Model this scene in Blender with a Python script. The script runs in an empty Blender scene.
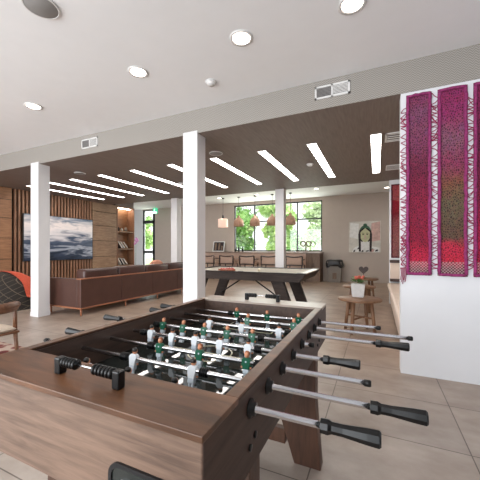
import bpy, bmesh, math, random
from mathutils import Vector, Matrix
random.seed(7)
scn = bpy.context.scene
C = scn.collection
PI = math.pi
R = math.radians

# ---------------------------------------------------------------- materials
def srgb(c):
    out = []
    for v in c:
        v = v / 255.0
        out.append(v / 12.92 if v <= .04045 else ((v + .055) / 1.055) ** 2.4)
    return (*out, 1.0)

def new_mat(name):
    m = bpy.data.materials.new(name)
    m.use_nodes = True
    nt = m.node_tree
    return m, nt, nt.nodes['Principled BSDF']

def nd(nt, kind, **kw):
    n = nt.nodes.new(kind)
    for k, v in kw.items():
        if k in n.inputs: n.inputs[k].default_value = v
        else: setattr(n, k, v)
    return n

def ramp(nt, stops, fac):
    r = nt.nodes.new('ShaderNodeValToRGB')
    el = r.color_ramp.elements
    while len(el) < len(stops): el.new(.5)
    for e, (p, c) in zip(el, stops):
        e.position = p
        e.color = c if len(c) == 4 else srgb(c)
    nt.links.new(fac, r.inputs['Fac'])
    return r

def coords(nt, scale=(1, 1, 1), rot=(0, 0, 0), loc=(0, 0, 0), out='Object'):
    tc = nt.nodes.new('ShaderNodeTexCoord')
    mp = nt.nodes.new('ShaderNodeMapping')
    mp.inputs['Scale'].default_value = scale
    mp.inputs['Rotation'].default_value = rot
    mp.inputs['Location'].default_value = loc
    nt.links.new(tc.outputs[out], mp.inputs['Vector'])
    return mp.outputs['Vector']

def paint(name, col, rough=.6, metal=0, var=.06, scale=6, bump=0, spec=.5):
    m, nt, b = new_mat(name)
    v = coords(nt)
    n = nd(nt, 'ShaderNodeTexNoise', Scale=scale, Detail=4.0)
    nt.links.new(v, n.inputs['Vector'])
    c = srgb(col)
    lo = tuple(x * (1 - var) for x in c[:3]) + (1,)
    hi = tuple(min(1, x * (1 + var)) for x in c[:3]) + (1,)
    r = ramp(nt, [(.3, lo), (.7, hi)], n.outputs['Fac'])
    nt.links.new(r.outputs['Color'], b.inputs['Base Color'])
    b.inputs['Roughness'].default_value = rough
    b.inputs['Metallic'].default_value = metal
    b.inputs['Specular IOR Level'].default_value = spec
    if bump:
        bp = nd(nt, 'ShaderNodeBump', Strength=bump, Distance=.01)
        n2 = nd(nt, 'ShaderNodeTexNoise', Scale=scale * 12, Detail=3.0)
        nt.links.new(v, n2.inputs['Vector'])
        nt.links.new(n2.outputs['Fac'], bp.inputs['Height'])
        nt.links.new(bp.outputs['Normal'], b.inputs['Normal'])
    return m

def wood(name, dark, light, axis='X', rough=.45, scale=3.0, stretch=12, bump=.05, spec=.5):
    m, nt, b = new_mat(name)
    sc = [stretch, stretch, stretch]
    sc['XYZ'.index(axis)] = 1.2
    v = coords(nt, tuple(sc))
    n = nd(nt, 'ShaderNodeTexNoise', Scale=scale, Detail=6.0, Roughness=.62, Distortion=.6)
    nt.links.new(v, n.inputs['Vector'])
    v2 = coords(nt)
    n2 = nd(nt, 'ShaderNodeTexNoise', Scale=2.3, Detail=2.0)
    nt.links.new(v2, n2.inputs['Vector'])
    mx = nd(nt, 'ShaderNodeMath', operation='MULTIPLY_ADD')
    nt.links.new(n2.outputs['Fac'], mx.inputs[0]); mx.inputs[1].default_value = .5
    nt.links.new(n.outputs['Fac'], mx.inputs[2])
    r = ramp(nt, [(.5, dark), (.95, light)], mx.outputs[0])
    nt.links.new(r.outputs['Color'], b.inputs['Base Color'])
    b.inputs['Roughness'].default_value = rough
    b.inputs['Specular IOR Level'].default_value = spec
    bp = nd(nt, 'ShaderNodeBump', Strength=bump, Distance=.01)
    nt.links.new(n.outputs['Fac'], bp.inputs['Height'])
    nt.links.new(bp.outputs['Normal'], b.inputs['Normal'])
    return m

def emit(name, col, strength):
    m, nt, b = new_mat(name)
    c = srgb(col)
    b.inputs['Base Color'].default_value = c
    b.inputs['Emission Color'].default_value = c
    b.inputs['Emission Strength'].default_value = strength
    return m

def floor_mat():
    m, nt, b = new_mat('floor_tile')
    v = coords(nt, (1, 1, 1), (0, 0, 0), (.33, .28, 0))
    br = nd(nt, 'ShaderNodeTexBrick', Scale=1.0)
    br.inputs['Brick Width'].default_value = .83
    br.inputs['Row Height'].default_value = .60
    br.inputs['Mortar Size'].default_value = .004
    br.inputs['Mortar Smooth'].default_value = .3
    br.offset = 0.0
    br.inputs['Color1'].default_value = srgb((184, 172, 162))
    br.inputs['Color2'].default_value = srgb((176, 165, 156))
    br.inputs['Mortar'].default_value = srgb((112, 102, 94))
    nt.links.new(v, br.inputs['Vector'])
    v2 = coords(nt, (1, 1.5, 1))
    n = nd(nt, 'ShaderNodeTexNoise', Scale=2.6, Detail=7.0, Roughness=.6)
    nt.links.new(v2, n.inputs['Vector'])
    r = ramp(nt, [(.3, (206, 200, 194)), (.72, (255, 255, 255))], n.outputs['Fac'])
    # warmer, wood toned tiles further into the room
    sx = nt.nodes.new('ShaderNodeSeparateXYZ'); nt.links.new(coords(nt), sx.inputs[0])
    mr = nd(nt, 'ShaderNodeMapRange'); mr.inputs['From Min'].default_value = 2.2; mr.inputs['From Max'].default_value = 4.2
    nt.links.new(sx.outputs['Y'], mr.inputs['Value'])
    tint = ramp(nt, [(0, (250, 250, 250)), (1, (255, 240, 228))], mr.outputs[0])
    m1 = nd(nt, 'ShaderNodeMix', data_type='RGBA', blend_type='MULTIPLY'); m1.inputs[0].default_value = 1
    nt.links.new(br.outputs['Color'], m1.inputs[6]); nt.links.new(r.outputs['Color'], m1.inputs[7])
    m2 = nd(nt, 'ShaderNodeMix', data_type='RGBA', blend_type='MULTIPLY'); m2.inputs[0].default_value = 1
    nt.links.new(m1.outputs[2], m2.inputs[6]); nt.links.new(tint.outputs['Color'], m2.inputs[7])
    nt.links.new(m2.outputs[2], b.inputs['Base Color'])
    b.inputs['Roughness'].default_value = .38
    bp = nd(nt, 'ShaderNodeBump', Strength=.25, Distance=.003)
    bp.invert = True
    nt.links.new(br.outputs['Fac'], bp.inputs['Height'])
    nt.links.new(bp.outputs['Normal'], b.inputs['Normal'])
    return m

def wallpaper_mat():
    m, nt, b = new_mat('herringbone_wallpaper')
    tc = nt.nodes.new('ShaderNodeTexCoord')
    s = nt.nodes.new('ShaderNodeSeparateXYZ'); nt.links.new(tc.outputs['Object'], s.inputs[0])
    def mth(op, a, bb=None):
        n = nt.nodes.new('ShaderNodeMath'); n.operation = op
        for i, q in enumerate((a, bb)):
            if q is None: continue
            if isinstance(q, (int, float)): n.inputs[i].default_value = q
            else: nt.links.new(q, n.inputs[i])
        return n.outputs[0]
    px = mth('PINGPONG', s.outputs['X'], .022)          # zig
    t = mth('ADD', s.outputs['Z'], mth('MULTIPLY', px, 1.1))
    st = mth('PINGPONG', t, .011)
    st = mth('DIVIDE', st, .011)
    r = ramp(nt, [(.2, (136, 131, 125)), (.8, (168, 163, 156))], st)
    nt.links.new(r.outputs['Color'], b.inputs['Base Color'])
    b.inputs['Roughness'].default_value = .8
    return m

def soffit_mat():
    m, nt, b = new_mat('brown_ceiling_board')
    v = coords(nt, (14, 1.2, 1))
    n = nd(nt, 'ShaderNodeTexNoise', Scale=3.0, Detail=5.0)
    nt.links.new(v, n.inputs['Vector'])
    r = ramp(nt, [(.3, (116, 102, 94)), (.7, (130, 117, 109))], n.outputs['Fac'])
    nt.links.new(r.outputs['Color'], b.inputs['Base Color'])
    b.inputs['Roughness'].default_value = .6
    return m

def textile_mat(name, stops, h):
    m, nt, b = new_mat(name)
    tc = nt.nodes.new('ShaderNodeTexCoord')
    s = nt.nodes.new('ShaderNodeSeparateXYZ'); nt.links.new(tc.outputs['Object'], s.inputs[0])
    v = coords(nt)
    n = nd(nt, 'ShaderNodeTexNoise', Scale=9.0, Detail=3.0); nt.links.new(v, n.inputs['Vector'])
    a = nd(nt, 'ShaderNodeMath', operation='MULTIPLY_ADD'); nt.links.new(n.outputs['Fac'], a.inputs[0]); a.inputs[1].default_value = .16
    nt.links.new(s.outputs['Z'], a.inputs[2])
    d = nd(nt, 'ShaderNodeMath', operation='DIVIDE'); nt.links.new(a.outputs[0], d.inputs[0]); d.inputs[1].default_value = h + .08
    r = ramp(nt, stops, d.outputs[0])
    vv = coords(nt, (1, 1, .6))
    vo = nd(nt, 'ShaderNodeTexVoronoi', Scale=72.0, feature='DISTANCE_TO_EDGE'); nt.links.new(vv, vo.inputs['Vector'])
    net = ramp(nt, [(.0, (255, 255, 255)), (.12, (215, 212, 214)), (.28, (128, 112, 120))], vo.outputs['Distance'])
    vo2 = nd(nt, 'ShaderNodeTexVoronoi', Scale=46.0); nt.links.new(vv, vo2.inputs['Vector'])
    hs = nd(nt, 'ShaderNodeMix', data_type='RGBA', blend_type='OVERLAY'); hs.inputs[0].default_value = .12
    nt.links.new(r.outputs['Color'], hs.inputs[6]); nt.links.new(vo2.outputs['Color'], hs.inputs[7])
    mx = nd(nt, 'ShaderNodeMix', data_type='RGBA', blend_type='MULTIPLY'); mx.inputs[0].default_value = 1
    nt.links.new(hs.outputs[2], mx.inputs[6]); nt.links.new(net.outputs['Color'], mx.inputs[7])
    ck = nd(nt, 'ShaderNodeTexChecker', Scale=78.0); ck.inputs['Color1'].default_value = srgb((228, 200, 200)); ck.inputs['Color2'].default_value = srgb((64, 16, 34))
    nt.links.new(coords(nt, (1, 0, 1)), ck.inputs['Vector'])
    lt = nd(nt, 'ShaderNodeMath', operation='LESS_THAN'); nt.links.new(s.outputs['Z'], lt.inputs[0]); lt.inputs[1].default_value = (.13 if h > 1.65 else -1)
    lf = nd(nt, 'ShaderNodeMath', operation='MULTIPLY'); nt.links.new(lt.outputs[0], lf.inputs[0]); lf.inputs[1].default_value = .42
    m3 = nd(nt, 'ShaderNodeMix', data_type='RGBA'); nt.links.new(lf.outputs[0], m3.inputs[0])
    nt.links.new(mx.outputs[2], m3.inputs[6]); nt.links.new(ck.outputs['Color'], m3.inputs[7])
    nt.links.new(m3.outputs[2], b.inputs['Base Color'])
    b.inputs['Roughness'].default_value = .85
    bp = nd(nt, 'ShaderNodeBump', Strength=.6, Distance=.006); bp.invert = True
    nt.links.new(vo.outputs['Distance'], bp.inputs['Height']); nt.links.new(bp.outputs['Normal'], b.inputs['Normal'])
    return m

def screen_mat(h):
    m, nt, b = new_mat('ocean_screen')
    tc = nt.nodes.new('ShaderNodeTexCoord')
    s = nt.nodes.new('ShaderNodeSeparateXYZ'); nt.links.new(tc.outputs['Object'], s.inputs[0])
    v = coords(nt, (1, .8, 4.2))
    n = nd(nt, 'ShaderNodeTexNoise', Scale=1.5, Detail=3.0, Distortion=.7, Roughness=.55); nt.links.new(v, n.inputs['Vector'])
    a = nd(nt, 'ShaderNodeMath', operation='MULTIPLY_ADD'); nt.links.new(n.outputs['Fac'], a.inputs[0]); a.inputs[1].default_value = 1.0
    nt.links.new(s.outputs['Z'], a.inputs[2])
    d = nd(nt, 'ShaderNodeMath', operation='DIVIDE'); nt.links.new(a.outputs[0], d.inputs[0]); d.inputs[1].default_value = h + 1.0
    r = ramp(nt, [(.2, (24, 30, 42)), (.30, (44, 54, 72)), (.36, (150, 155, 165)), (.40, (50, 60, 78)), (.48, (70, 80, 98)), (.55, (190, 186, 188)), (.66, (214, 204, 200)), (.75, (120, 128, 140)), (.84, (62, 74, 92))], d.outputs[0])
    nt.links.new(r.outputs['Color'], b.inputs['Base Color'])
    nt.links.new(r.outputs['Color'], b.inputs['Emission Color'])
    b.inputs['Emission Strength'].default_value = .2
    b.inputs['Roughness'].default_value = .25
    return m

def plaid_mat():
    m, nt, b = new_mat('dark_plaid_wool')
    fac = None
    tc = nt.nodes.new('ShaderNodeTexCoord')
    for d in ((.62, .30, .72), (.62, .30, -.72)):
        dp = nd(nt, 'ShaderNodeVectorMath', operation='DOT_PRODUCT'); nt.links.new(tc.outputs['Object'], dp.inputs[0]); dp.inputs[1].default_value = d
        ml = nd(nt, 'ShaderNodeMath', operation='MULTIPLY'); nt.links.new(dp.outputs['Value'], ml.inputs[0]); ml.inputs[1].default_value = 2 * PI / .095
        w = nd(nt, 'ShaderNodeMath', operation='SINE'); nt.links.new(ml.outputs[0], w.inputs[0])
        if fac is None: fac = w.outputs[0]
        else:
            mx = nd(nt, 'ShaderNodeMath', operation='MAXIMUM'); nt.links.new(fac, mx.inputs[0]); nt.links.new(w.outputs[0], mx.inputs[1]); fac = mx.outputs[0]
    r = ramp(nt, [(.90, (46, 41, 37)), (.985, (66, 58, 50)), (1, (120, 104, 88))], fac)
    nt.links.new(r.outputs['Color'], b.inputs['Base Color'])
    b.inputs['Roughness'].default_value = .95
    return m

def glass_mat():
    m = bpy.data.materials.new('window_glass'); m.use_nodes = True
    nt = m.node_tree; nt.nodes.clear()
    o = nt.nodes.new('ShaderNodeOutputMaterial'); t = nt.nodes.new('ShaderNodeBsdfTransparent')
    g = nd(nt, 'ShaderNodeBsdfGlossy', Roughness=.02); mx = nt.nodes.new('ShaderNodeMixShader'); mx.inputs[0].default_value = .05
    nt.links.new(t.outputs[0], mx.inputs[1]); nt.links.new(g.outputs[0], mx.inputs[2]); nt.links.new(mx.outputs[0], o.inputs[0])
    return m

def leaf_mat(name, a, bb):
    m, nt, b = new_mat(name)
    v = coords(nt)
    n = nd(nt, 'ShaderNodeTexNoise', Scale=1.6, Detail=4.0); nt.links.new(v, n.inputs['Vector'])
    r = ramp(nt, [(.35, a), (.65, bb)], n.outputs['Fac']); nt.links.new(r.outputs['Color'], b.inputs['Base Color'])
    b.inputs['Roughness'].default_value = .6
    b.inputs['Subsurface Weight'].default_value = .0
    return m

M = dict(
    ceil=paint('white_ceiling_paint', (242, 243, 244), .8, var=.01),
    white=paint('white_paint', (232, 234, 238), .55, var=.01),
    column=paint('column_paint', (222, 221, 222), .6, var=.015),
    taupe=paint('taupe_wall_paint', (193, 180, 170), .75, var=.02),
    floor=floor_mat(), paper=wallpaper_mat(), soffit=soffit_mat(),
    tablewood=wood('foosball_wood_top', (66, 42, 26), (116, 78, 53), 'X', .36, spec=.4),
    sidewood=wood('foosball_wood_side', (56, 41, 35), (82, 63, 54), 'Y', .5, spec=.25),
    endwood=wood('foosball_wood_end', (84, 64, 52), (132, 106, 89), 'X', .5, scale=4, stretch=16),
    legwood=wood('foosball_leg_wood', (52, 33, 24), (92, 62, 46), 'Z', .5),
    innerwood=wood('foosball_inner_wood', (52, 38, 31), (84, 63, 52), 'Y', .45),
    field=paint('black_playfield', (38, 42, 40), .03, var=.2, scale=3, spec=.3),
    line=paint('playfield_line', (205, 200, 170), .3),
    chrome=paint('chrome_rod', (222, 222, 225), .2, 1.0, var=.02),
    black=paint('black_plastic', (10, 10, 11), .3, var=.1, spec=.35),
    matblack=paint('matte_black', (26, 25, 25), .6, var=.1),
    skin=paint('figure_skin', (214, 148, 112), .5),
    hair_o=paint('figure_hair_auburn', (150, 84, 50), .5),
    hair_d=paint('figure_hair_dark', (30, 26, 24), .4),
    jgreen=paint('figure_green_shirt', (12, 92, 66), .4),
    jwhite=paint('figure_white_shirt', (232, 236, 240), .4),
    shorts=paint('figure_pale_shorts', (205, 214, 222), .4),
    leather=paint('brown_leather', (82, 54, 46), .42, var=.12, scale=5, bump=.05),
    leather2=paint('brown_leather_cushion', (72, 46, 40), .36, var=.2, scale=4, bump=.08),
    sofawood=wood('sofa_trim_wood', (140, 88, 62), (176, 118, 86), 'Y', .4),
    panelwood=wood('wall_panel_oak', (126, 96, 72), (168, 136, 106), 'Y', .5, stretch=9),
    panelwood2=wood('wall_panel_walnut', (128, 90, 62), (166, 122, 88), 'Y', .5, stretch=9),
    slat=wood('slat_wood', (120, 84, 62), (160, 118, 90), 'Z', .5),
    slatback=paint('slat_backing', (40, 30, 26), .8),
    metaldark=paint('dark_metal', (40, 40, 42), .4, .6),
    frame=paint('dark_window_frame', (38, 38, 40), .5),
    glass=glass_mat(),
    strip=emit('strip_diffuser', (255, 249, 243), 9.0),
    lamp=emit('downlight_diffuser', (255, 240, 220), 9.0),
    vent=paint('vent_white', (225, 224, 222), .5),
    ventdark=paint('vent_dark', (96, 92, 90), .7),
    grey=paint('speaker_grey', (142, 140, 138), .7),
    poolwood=wood('pool_table_wood', (38, 29, 26), (62, 50, 44), 'X', .5, spec=.2),
    cloth=paint('pale_cloth', (176, 170, 158), .9, var=.04),
    poolrail=paint('pool_rail_top', (48, 40, 36), .5, spec=.2),
    railsheen=paint('rail_top_sheen', (166, 152, 140), .35),  # pale reflection put into the base colour of dark rail tops
    barfront=paint('bar_front_paint', (214, 186, 168), .6),
    bartop=wood('bar_top_wood', (126, 106, 94), (158, 138, 124), 'X', .4),
    stoolpad=paint('stool_pad_fabric', (206, 176, 158), .8),
    stoolwood=wood('stool_dark_wood', (44, 32, 28), (74, 54, 46), 'X', .45),
    cabinet=wood('cabinet_wood', (96, 76, 62), (140, 114, 94), 'Z', .5),
    oak=wood('stool_table_oak', (98, 70, 50), (144, 108, 82), 'X', .5),
    oakleg=wood('stool_leg_oak', (98, 68, 48), (146, 108, 80), 'Z', .5),
    pot=paint('concrete_pot', (206, 205, 204), .8, var=.08, scale=20),
    leafg=leaf_mat('houseplant_leaf', (54, 96, 48), (96, 140, 70)),
    redflower=paint('red_flower', (196, 100, 82), .7, var=.25, scale=60),
    bag=paint('black_bin_bag', (26, 26, 28), .3, bump=.4),
    bin=paint('grey_bin', (134, 126, 118), .6),
    cream=paint('cream_upholstery', (222, 204, 190), .8, var=.04),
    darktrim=paint('dark_banquette_trim', (76, 58, 54), .6),
    brass=paint('aged_metal', (128, 118, 106), .4, .8),
    shadewood=wood('pendant_shade_wood', (172, 126, 100), (212, 170, 144), 'Z', .5),
    shadepale=emit('pendant_shade_glow', (246, 214, 194), .3),
    exit=emit('exit_green', (70, 190, 140), .7),
    exitw=emit('exit_white', (240, 255, 248), .9),
    plaid=plaid_mat(),
    redwool=paint('orange_red_wool', (212, 92, 66), .95, var=.12, scale=40),
    orange=paint('orange_pillow_fabric', (196, 138, 116), .9),
    chairwood=wood('armchair_wood', (84, 52, 34), (122, 82, 56), 'X', .4),
    seatcream=paint('cream_seat', (206, 190, 172), .85),
    rug=None, magenta=paint('magenta_yarn', (150, 24, 76), .85, var=.2, scale=50),
    border=paint('purple_pink_binding', (150, 52, 108), .85, var=.35, scale=45, bump=.5),
    maroon=paint('maroon_binding', (96, 26, 44), .85, var=.25, scale=30, bump=.3),
    orchid=paint('orchid_petal', (196, 132, 180), .6),
    bark=wood('tree_bark', (70, 54, 42), (110, 90, 72), 'Z', .9),
    leaf1=leaf_mat('tree_leaf_bright', (150, 192, 110), (206, 230, 160)),
    leaf2=leaf_mat('tree_leaf_mid', (112, 162, 88), (170, 208, 128)),
    leaf3=leaf_mat('tree_leaf_pale', (190, 218, 164), (232, 244, 212)),
    lawn=leaf_mat('lawn_grass', (150, 180, 120), (196, 214, 160)),
    canvas=paint('canvas_ground', (212, 208, 200), .8, var=.14, scale=5),
    pface=paint('painted_face', (196, 196, 158), .8, var=.12, scale=14),
    pgreen=paint('painted_green', (74, 112, 88), .8, var=.3, scale=20),
    pdark=paint('painted_dark', (46, 38, 42), .8, var=.3, scale=20),
    ppink=paint('painted_pink', (206, 172, 164), .8, var=.2, scale=9),
    pwhite=paint('painted_white', (232, 232, 230), .8, var=.1, scale=12),
    bkd=paint('dark_cover', (38, 36, 40), .5), bkw=paint('white_cover', (222, 216, 208), .6), bkg=paint('grey_cover', (140, 128, 118), .6), bkb=paint('tan_cover', (174, 140, 108), .6),
    bottle=paint('dark_bottle_glass', (34, 38, 34), .12),
    red=paint('pool_ball_red', (176, 62, 52), .15, var=.1), ivory=paint('pool_ball_ivory', (236, 222, 196), .15, var=.03),
    rackwood=wood('rack_wood', (132, 70, 52), (170, 104, 80), 'X', .4),
)
def rug_mat():
    m, nt, b = new_mat('red_patterned_rug')
    v = coords(nt)
    vo = nd(nt, 'ShaderNodeTexVoronoi', Scale=9.0); nt.links.new(v, vo.inputs['Vector'])
    r = ramp(nt, [(.25, (84, 26, 26)), (.5, (108, 38, 34)), (.66, (170, 150, 136))], vo.outputs['Distance'])
    nt.links.new(r.outputs['Color'], b.inputs['Base Color']); b.inputs['Roughness'].default_value = .95
    return m
M['rug'] = rug_mat()

# ---------------------------------------------------------------- geometry
class MB:
    def __init__(self): self.bm = bmesh.new()
    def _add(self, t, m, smooth, mat=None):
        if mat is not None: bmesh.ops.transform(t, matrix=mat, verts=t.verts)
        bmesh.ops.recalc_face_normals(t, faces=t.faces)
        for f in t.faces: f.material_index = m; f.smooth = smooth
        me = bpy.data.meshes.new('tmp'); t.to_mesh(me); t.free()
        self.bm.from_mesh(me); bpy.data.meshes.remove(me)
        return self
    def box(self, x0, y0, z0, x1, y1, z1, m=0, bev=0, seg=2, mat=None, smooth=False):
        t = bmesh.new(); bmesh.ops.create_cube(t, size=1)
        for v in t.verts:
            v.co = Vector(((x0 + x1) / 2 + v.co.x * (x1 - x0), (y0 + y1) / 2 + v.co.y * (y1 - y0), (z0 + z1) / 2 + v.co.z * (z1 - z0)))
        if bev: bmesh.ops.bevel(t, geom=t.edges[:], offset=bev, segments=seg, affect='EDGES', profile=.5)
        return self._add(t, m, smooth, mat)
    def prism(self, poly, axis, a, b, m=0, bev=0, mat=None):
        # poly: list of 2-D points in the plane of the two remaining axes
        t = bmesh.new()
        def mk(p, w):
            if axis == 'X': return (w, p[0], p[1])
            if axis == 'Y': return (p[0], w, p[1])
            return (p[0], p[1], w)
        A = [t.verts.new(mk(p, a)) for p in poly]; B = [t.verts.new(mk(p, b)) for p in poly]
        t.faces.new(A); t.faces.new(B[::-1])
        n = len(poly)
        for i in range(n): t.faces.new((A[i], A[(i + 1) % n], B[(i + 1) % n], B[i]))
        if bev: bmesh.ops.bevel(t, geom=t.edges[:], offset=bev, segments=2, affect='EDGES')
        return self._add(t, m, False, mat)
    def tube(self, p, q, r, r2=None, n=12, m=0, smooth=True):
        r2 = r if r2 is None else r2
        p = Vector(p); q = Vector(q); d = q - p
        t = bmesh.new()
        bmesh.ops.create_cone(t, cap_ends=True, cap_tris=False, segments=n, radius1=r, radius2=r2, depth=d.length)
        rot = Vector((0, 0, 1)).rotation_difference(d.normalized()).to_matrix().to_4x4()
        return self._add(t, m, smooth, Matrix.Translation((p + q) / 2) @ rot)
    def path(self, pts, r, n=6, m=0):
        pts = [Vector(p) for p in pts]
        t = bmesh.new(); rings = []
        for i, p in enumerate(pts):
            d = (pts[min(i + 1, len(pts) - 1)] - pts[max(i - 1, 0)]).normalized()
            u = d.cross(Vector((0.3, .2, 1))); u = u.normalized() if u.length > 1e-4 else Vector((1, 0, 0))
            w = d.cross(u).normalized()
            rr = r[i] if isinstance(r, (list, tuple)) else r
            rings.append([t.verts.new(p + (u * math.cos(2 * PI * k / n) + w * math.sin(2 * PI * k / n)) * rr) for k in range(n)])
        for a, b in zip(rings, rings[1:]):
            for k in range(n): t.faces.new((a[k], a[(k + 1) % n], b[(k + 1) % n], b[k]))
        t.faces.new(rings[0]); t.faces.new(rings[-1][::-1])
        return self._add(t, m, True)
    def lathe(self, prof, c=(0, 0, 0), n=24, m=0, axis='Z', smooth=True, mat=None):
        t = bmesh.new(); rings = []
        for (r, z) in prof:
            ring = []
            for k in range(n):
                a = 2 * PI * k / n
                x, y = max(r, 1e-5) * math.cos(a), max(r, 1e-5) * math.sin(a)
                p = (x, y, z) if axis == 'Z' else ((z, x, y) if axis == 'X' else (x, z, y))
                ring.append(t.verts.new(Vector(p) + Vector(c)))
            rings.append(ring)
        for a, b in zip(rings, rings[1:]):
            for k in range(n): t.faces.new((a[k], a[(k + 1) % n], b[(k + 1) % n], b[k]))
        t.faces.new(rings[0]); t.faces.new(rings[-1][::-1])
        return self._add(t, m, smooth, mat)
    def ball(self, c, r, m=0, seg=12, mat=None):
        t = bmesh.new(); bmesh.ops.create_uvsphere(t, u_segments=seg, v_segments=max(6, seg * 2 // 3), radius=1)
        if not hasattr(r, '__len__'): r = (r, r, r)
        for v in t.verts: v.co = Vector((v.co.x * r[0] + c[0], v.co.y * r[1] + c[1], v.co.z * r[2] + c[2]))
        return self._add(t, m, True, mat)
    def torus(self, c, R_, r, axis='X', n=20, k=8, m=0):
        t = bmesh.new(); rings = []
        for i in range(n):
            a = 2 * PI * i / n; ring = []
            for j in range(k):
                b = 2 * PI * j / k
                u, v, w = (R_ + r * math.cos(b)) * math.cos(a), (R_ + r * math.cos(b)) * math.sin(a), r * math.sin(b)
                p = {'X': (w, u, v), 'Y': (u, w, v), 'Z': (u, v, w)}[axis]
                ring.append(t.verts.new(Vector(p) + Vector(c)))
            rings.append(ring)
        for i in range(n):
            a, b = rings[i], rings[(i + 1) % n]
            for j in range(k): t.faces.new((a[j], a[(j + 1) % k], b[(j + 1) % k], b[j]))
        return self._add(t, m, True)
    def quads(self, qs, m=0):
        t = bmesh.new()
        for q in qs: t.faces.new([t.verts.new(p) for p in q])
        for f in t.faces: f.material_index = m
        me = bpy.data.meshes.new('tmp'); t.to_mesh(me); t.free(); self.bm.from_mesh(me); bpy.data.meshes.remove(me)
        return self
    def build(self, name, mats, parent=None, origin=None):
        if not isinstance(mats, (list, tuple)): mats = [mats]
        vs = [v.co for v in self.bm.verts]
        if parent is not None:
            o = Vector((0, 0, 0)); p = parent
            while p is not None: o += Vector(p.location); p = p.parent
        elif origin is not None: o = Vector(origin)
        else:
            o = Vector(((min(v.x for v in vs) + max(v.x for v in vs)) / 2, (min(v.y for v in vs) + max(v.y for v in vs)) / 2, min(v.z for v in vs)))
        bmesh.ops.translate(self.bm, vec=-o, verts=self.bm.verts)
        me = bpy.data.meshes.new(name); self.bm.to_mesh(me); self.bm.free()
        for m in mats: me.materials.append(m)
        ob = bpy.data.objects.new(name, me); C.objects.link(ob)
        if parent is not None: ob.parent = parent
        else: ob.location = o
        return ob

def tag(o, label=None, cat=None, group=None, kind=None):
    if label: o['label'] = label
    if cat: o['category'] = cat
    if group: o['group'] = group
    if kind: o['kind'] = kind
    return o
def thing(name, label, cat, loc, rz=0, group=None):
    o = bpy.data.objects.new(name, None); C.objects.link(o); o.location = loc; o.rotation_euler = (0, 0, rz)
    o.empty_display_size = .1
    return tag(o, label, cat, group)
def dup(o, loc=None, rz=None, label=None, parent=None):
    c = o.copy(); C.objects.link(c)
    if parent is not None: c.parent = parent
    if loc is not None: c.location = loc
    if rz is not None: c.rotation_euler = (0, 0, rz)
    if label: c['label'] = label
    for ch in list(o.children): dup(ch, parent=c)
    return c
def struct(name, mb, mats, label=None, parent=None):
    o = mb.build(name, mats, parent, origin=None if parent else (0, 0, 0))
    if parent is None: tag(o, label, None, None, 'structure')
    return o
ORD = ['first', 'second', 'third', 'fourth', 'fifth', 'sixth', 'seventh', 'eighth', 'ninth', 'tenth']

# ---------------------------------------------------------------- levels of the place
CEIL, SOF, BACK = 3.0, 2.696, 3.17     # front ceiling, brown ceiling, back ceiling
BY = 3.242                             # face of the bulkhead
SBY = 7.28                             # back edge of the brown ceiling
WX = -8.17                             # timber clad wall
WY = 11.49                             # window wall

struct('floor', MB().box(-13, -3, -.1, 3.2, 11.7, 0), M['floor'], 'beige stone-look tiled floor')
struct('ceiling', MB().box(-8.4, -3, CEIL, 3.2, BY, CEIL + .1), M['ceil'], 'flat white ceiling over the foosball table')
b = MB().box(-8.4, BY, SOF, .19, BY + .008, CEIL + .1)
b.box(.19, BY, SOF, 3.2, BY + .008, CEIL + .1)
struct('wall_bulkhead', b, M['paper'], 'bulkhead covered in grey herringbone wallpaper')
struct('ceiling_brown', MB().box(-8.4, BY + .008, SOF, .21, SBY, SOF + .08)  .box(.21, BY + .25, SOF, 1.3, SBY, SOF + .08), M['soffit'], 'dropped dark brown ceiling')
struct('ceiling_back', MB().box(-13, SBY - .1, BACK, 3.2, 11.7, BACK + .1).box(-8.4, SBY - .02, SOF + .08, 1.3, SBY, BACK), M['ceil'], 'white ceiling before the windows')

# window wall with openings
WL, WR, WB, WT = -5.59, -1.88, 1.10, 3.05
DL, DR, DT = -10.72, -9.92, 3.14
b = MB()
b.box(DR, WY, 0, WL, WY + .2, BACK).box(WR, WY, 0, 3.2, WY + .2, BACK)
b.box(WL, WY, 0, WR, WY + .2, WB).box(WL, WY, WT, WR, WY + .2, BACK).box(DL, WY, DT, DR, WY + .2, BACK)
struct('wall_back', b, M['taupe'], 'taupe painted window wall')
struct('wall_hall', MB().box(-13, WY, 0, DL, WY + .2, BACK).box(-13, 8.4, 0, -12.9, WY, BACK), M['white'], 'white painted hall wall')
struct('baseboard_back', MB().box(WR, WY - .015, 0, 3.2, WY, .12), M['taupe'])

def window(name, x0, x1, mull, trans, label):
    f = .045
    b = MB()
    b.box(x0, WY + .04, WB, x1, WY + .12, WB + f).box(x0, WY + .04, WT - f, x1, WY + .12, WT)
    for x in [x0 + f / 2, x1 - f / 2] + mull: b.box(x - f / 2, WY + .04, WB, x + f / 2, WY + .12, WT)
    for (a, c, zz) in trans: b.box(a, WY + .045, zz - .025, c, WY + .115, zz + .025)
    o = struct(name, b, M['frame'], label)
    struct('pane', MB().box(x0 + f, WY + .075, WB + f, x1 - f, WY + .081, WT - f), M['glass'], parent=o)
window('window_1', WL, -3.66, [-4.66], [(-4.66, -3.66, 2.34)], 'dark framed window left of the white column')
window('window_2', -3.66, WR, [-2.84], [(-2.84, WR, 2.36)], 'dark framed window right of the white column')
struct('trim_1', MB().box(WL - .03, WY - .1, WB - .04, WR + .03, WY + .04, WB), M['taupe'], 'window sill')

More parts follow.
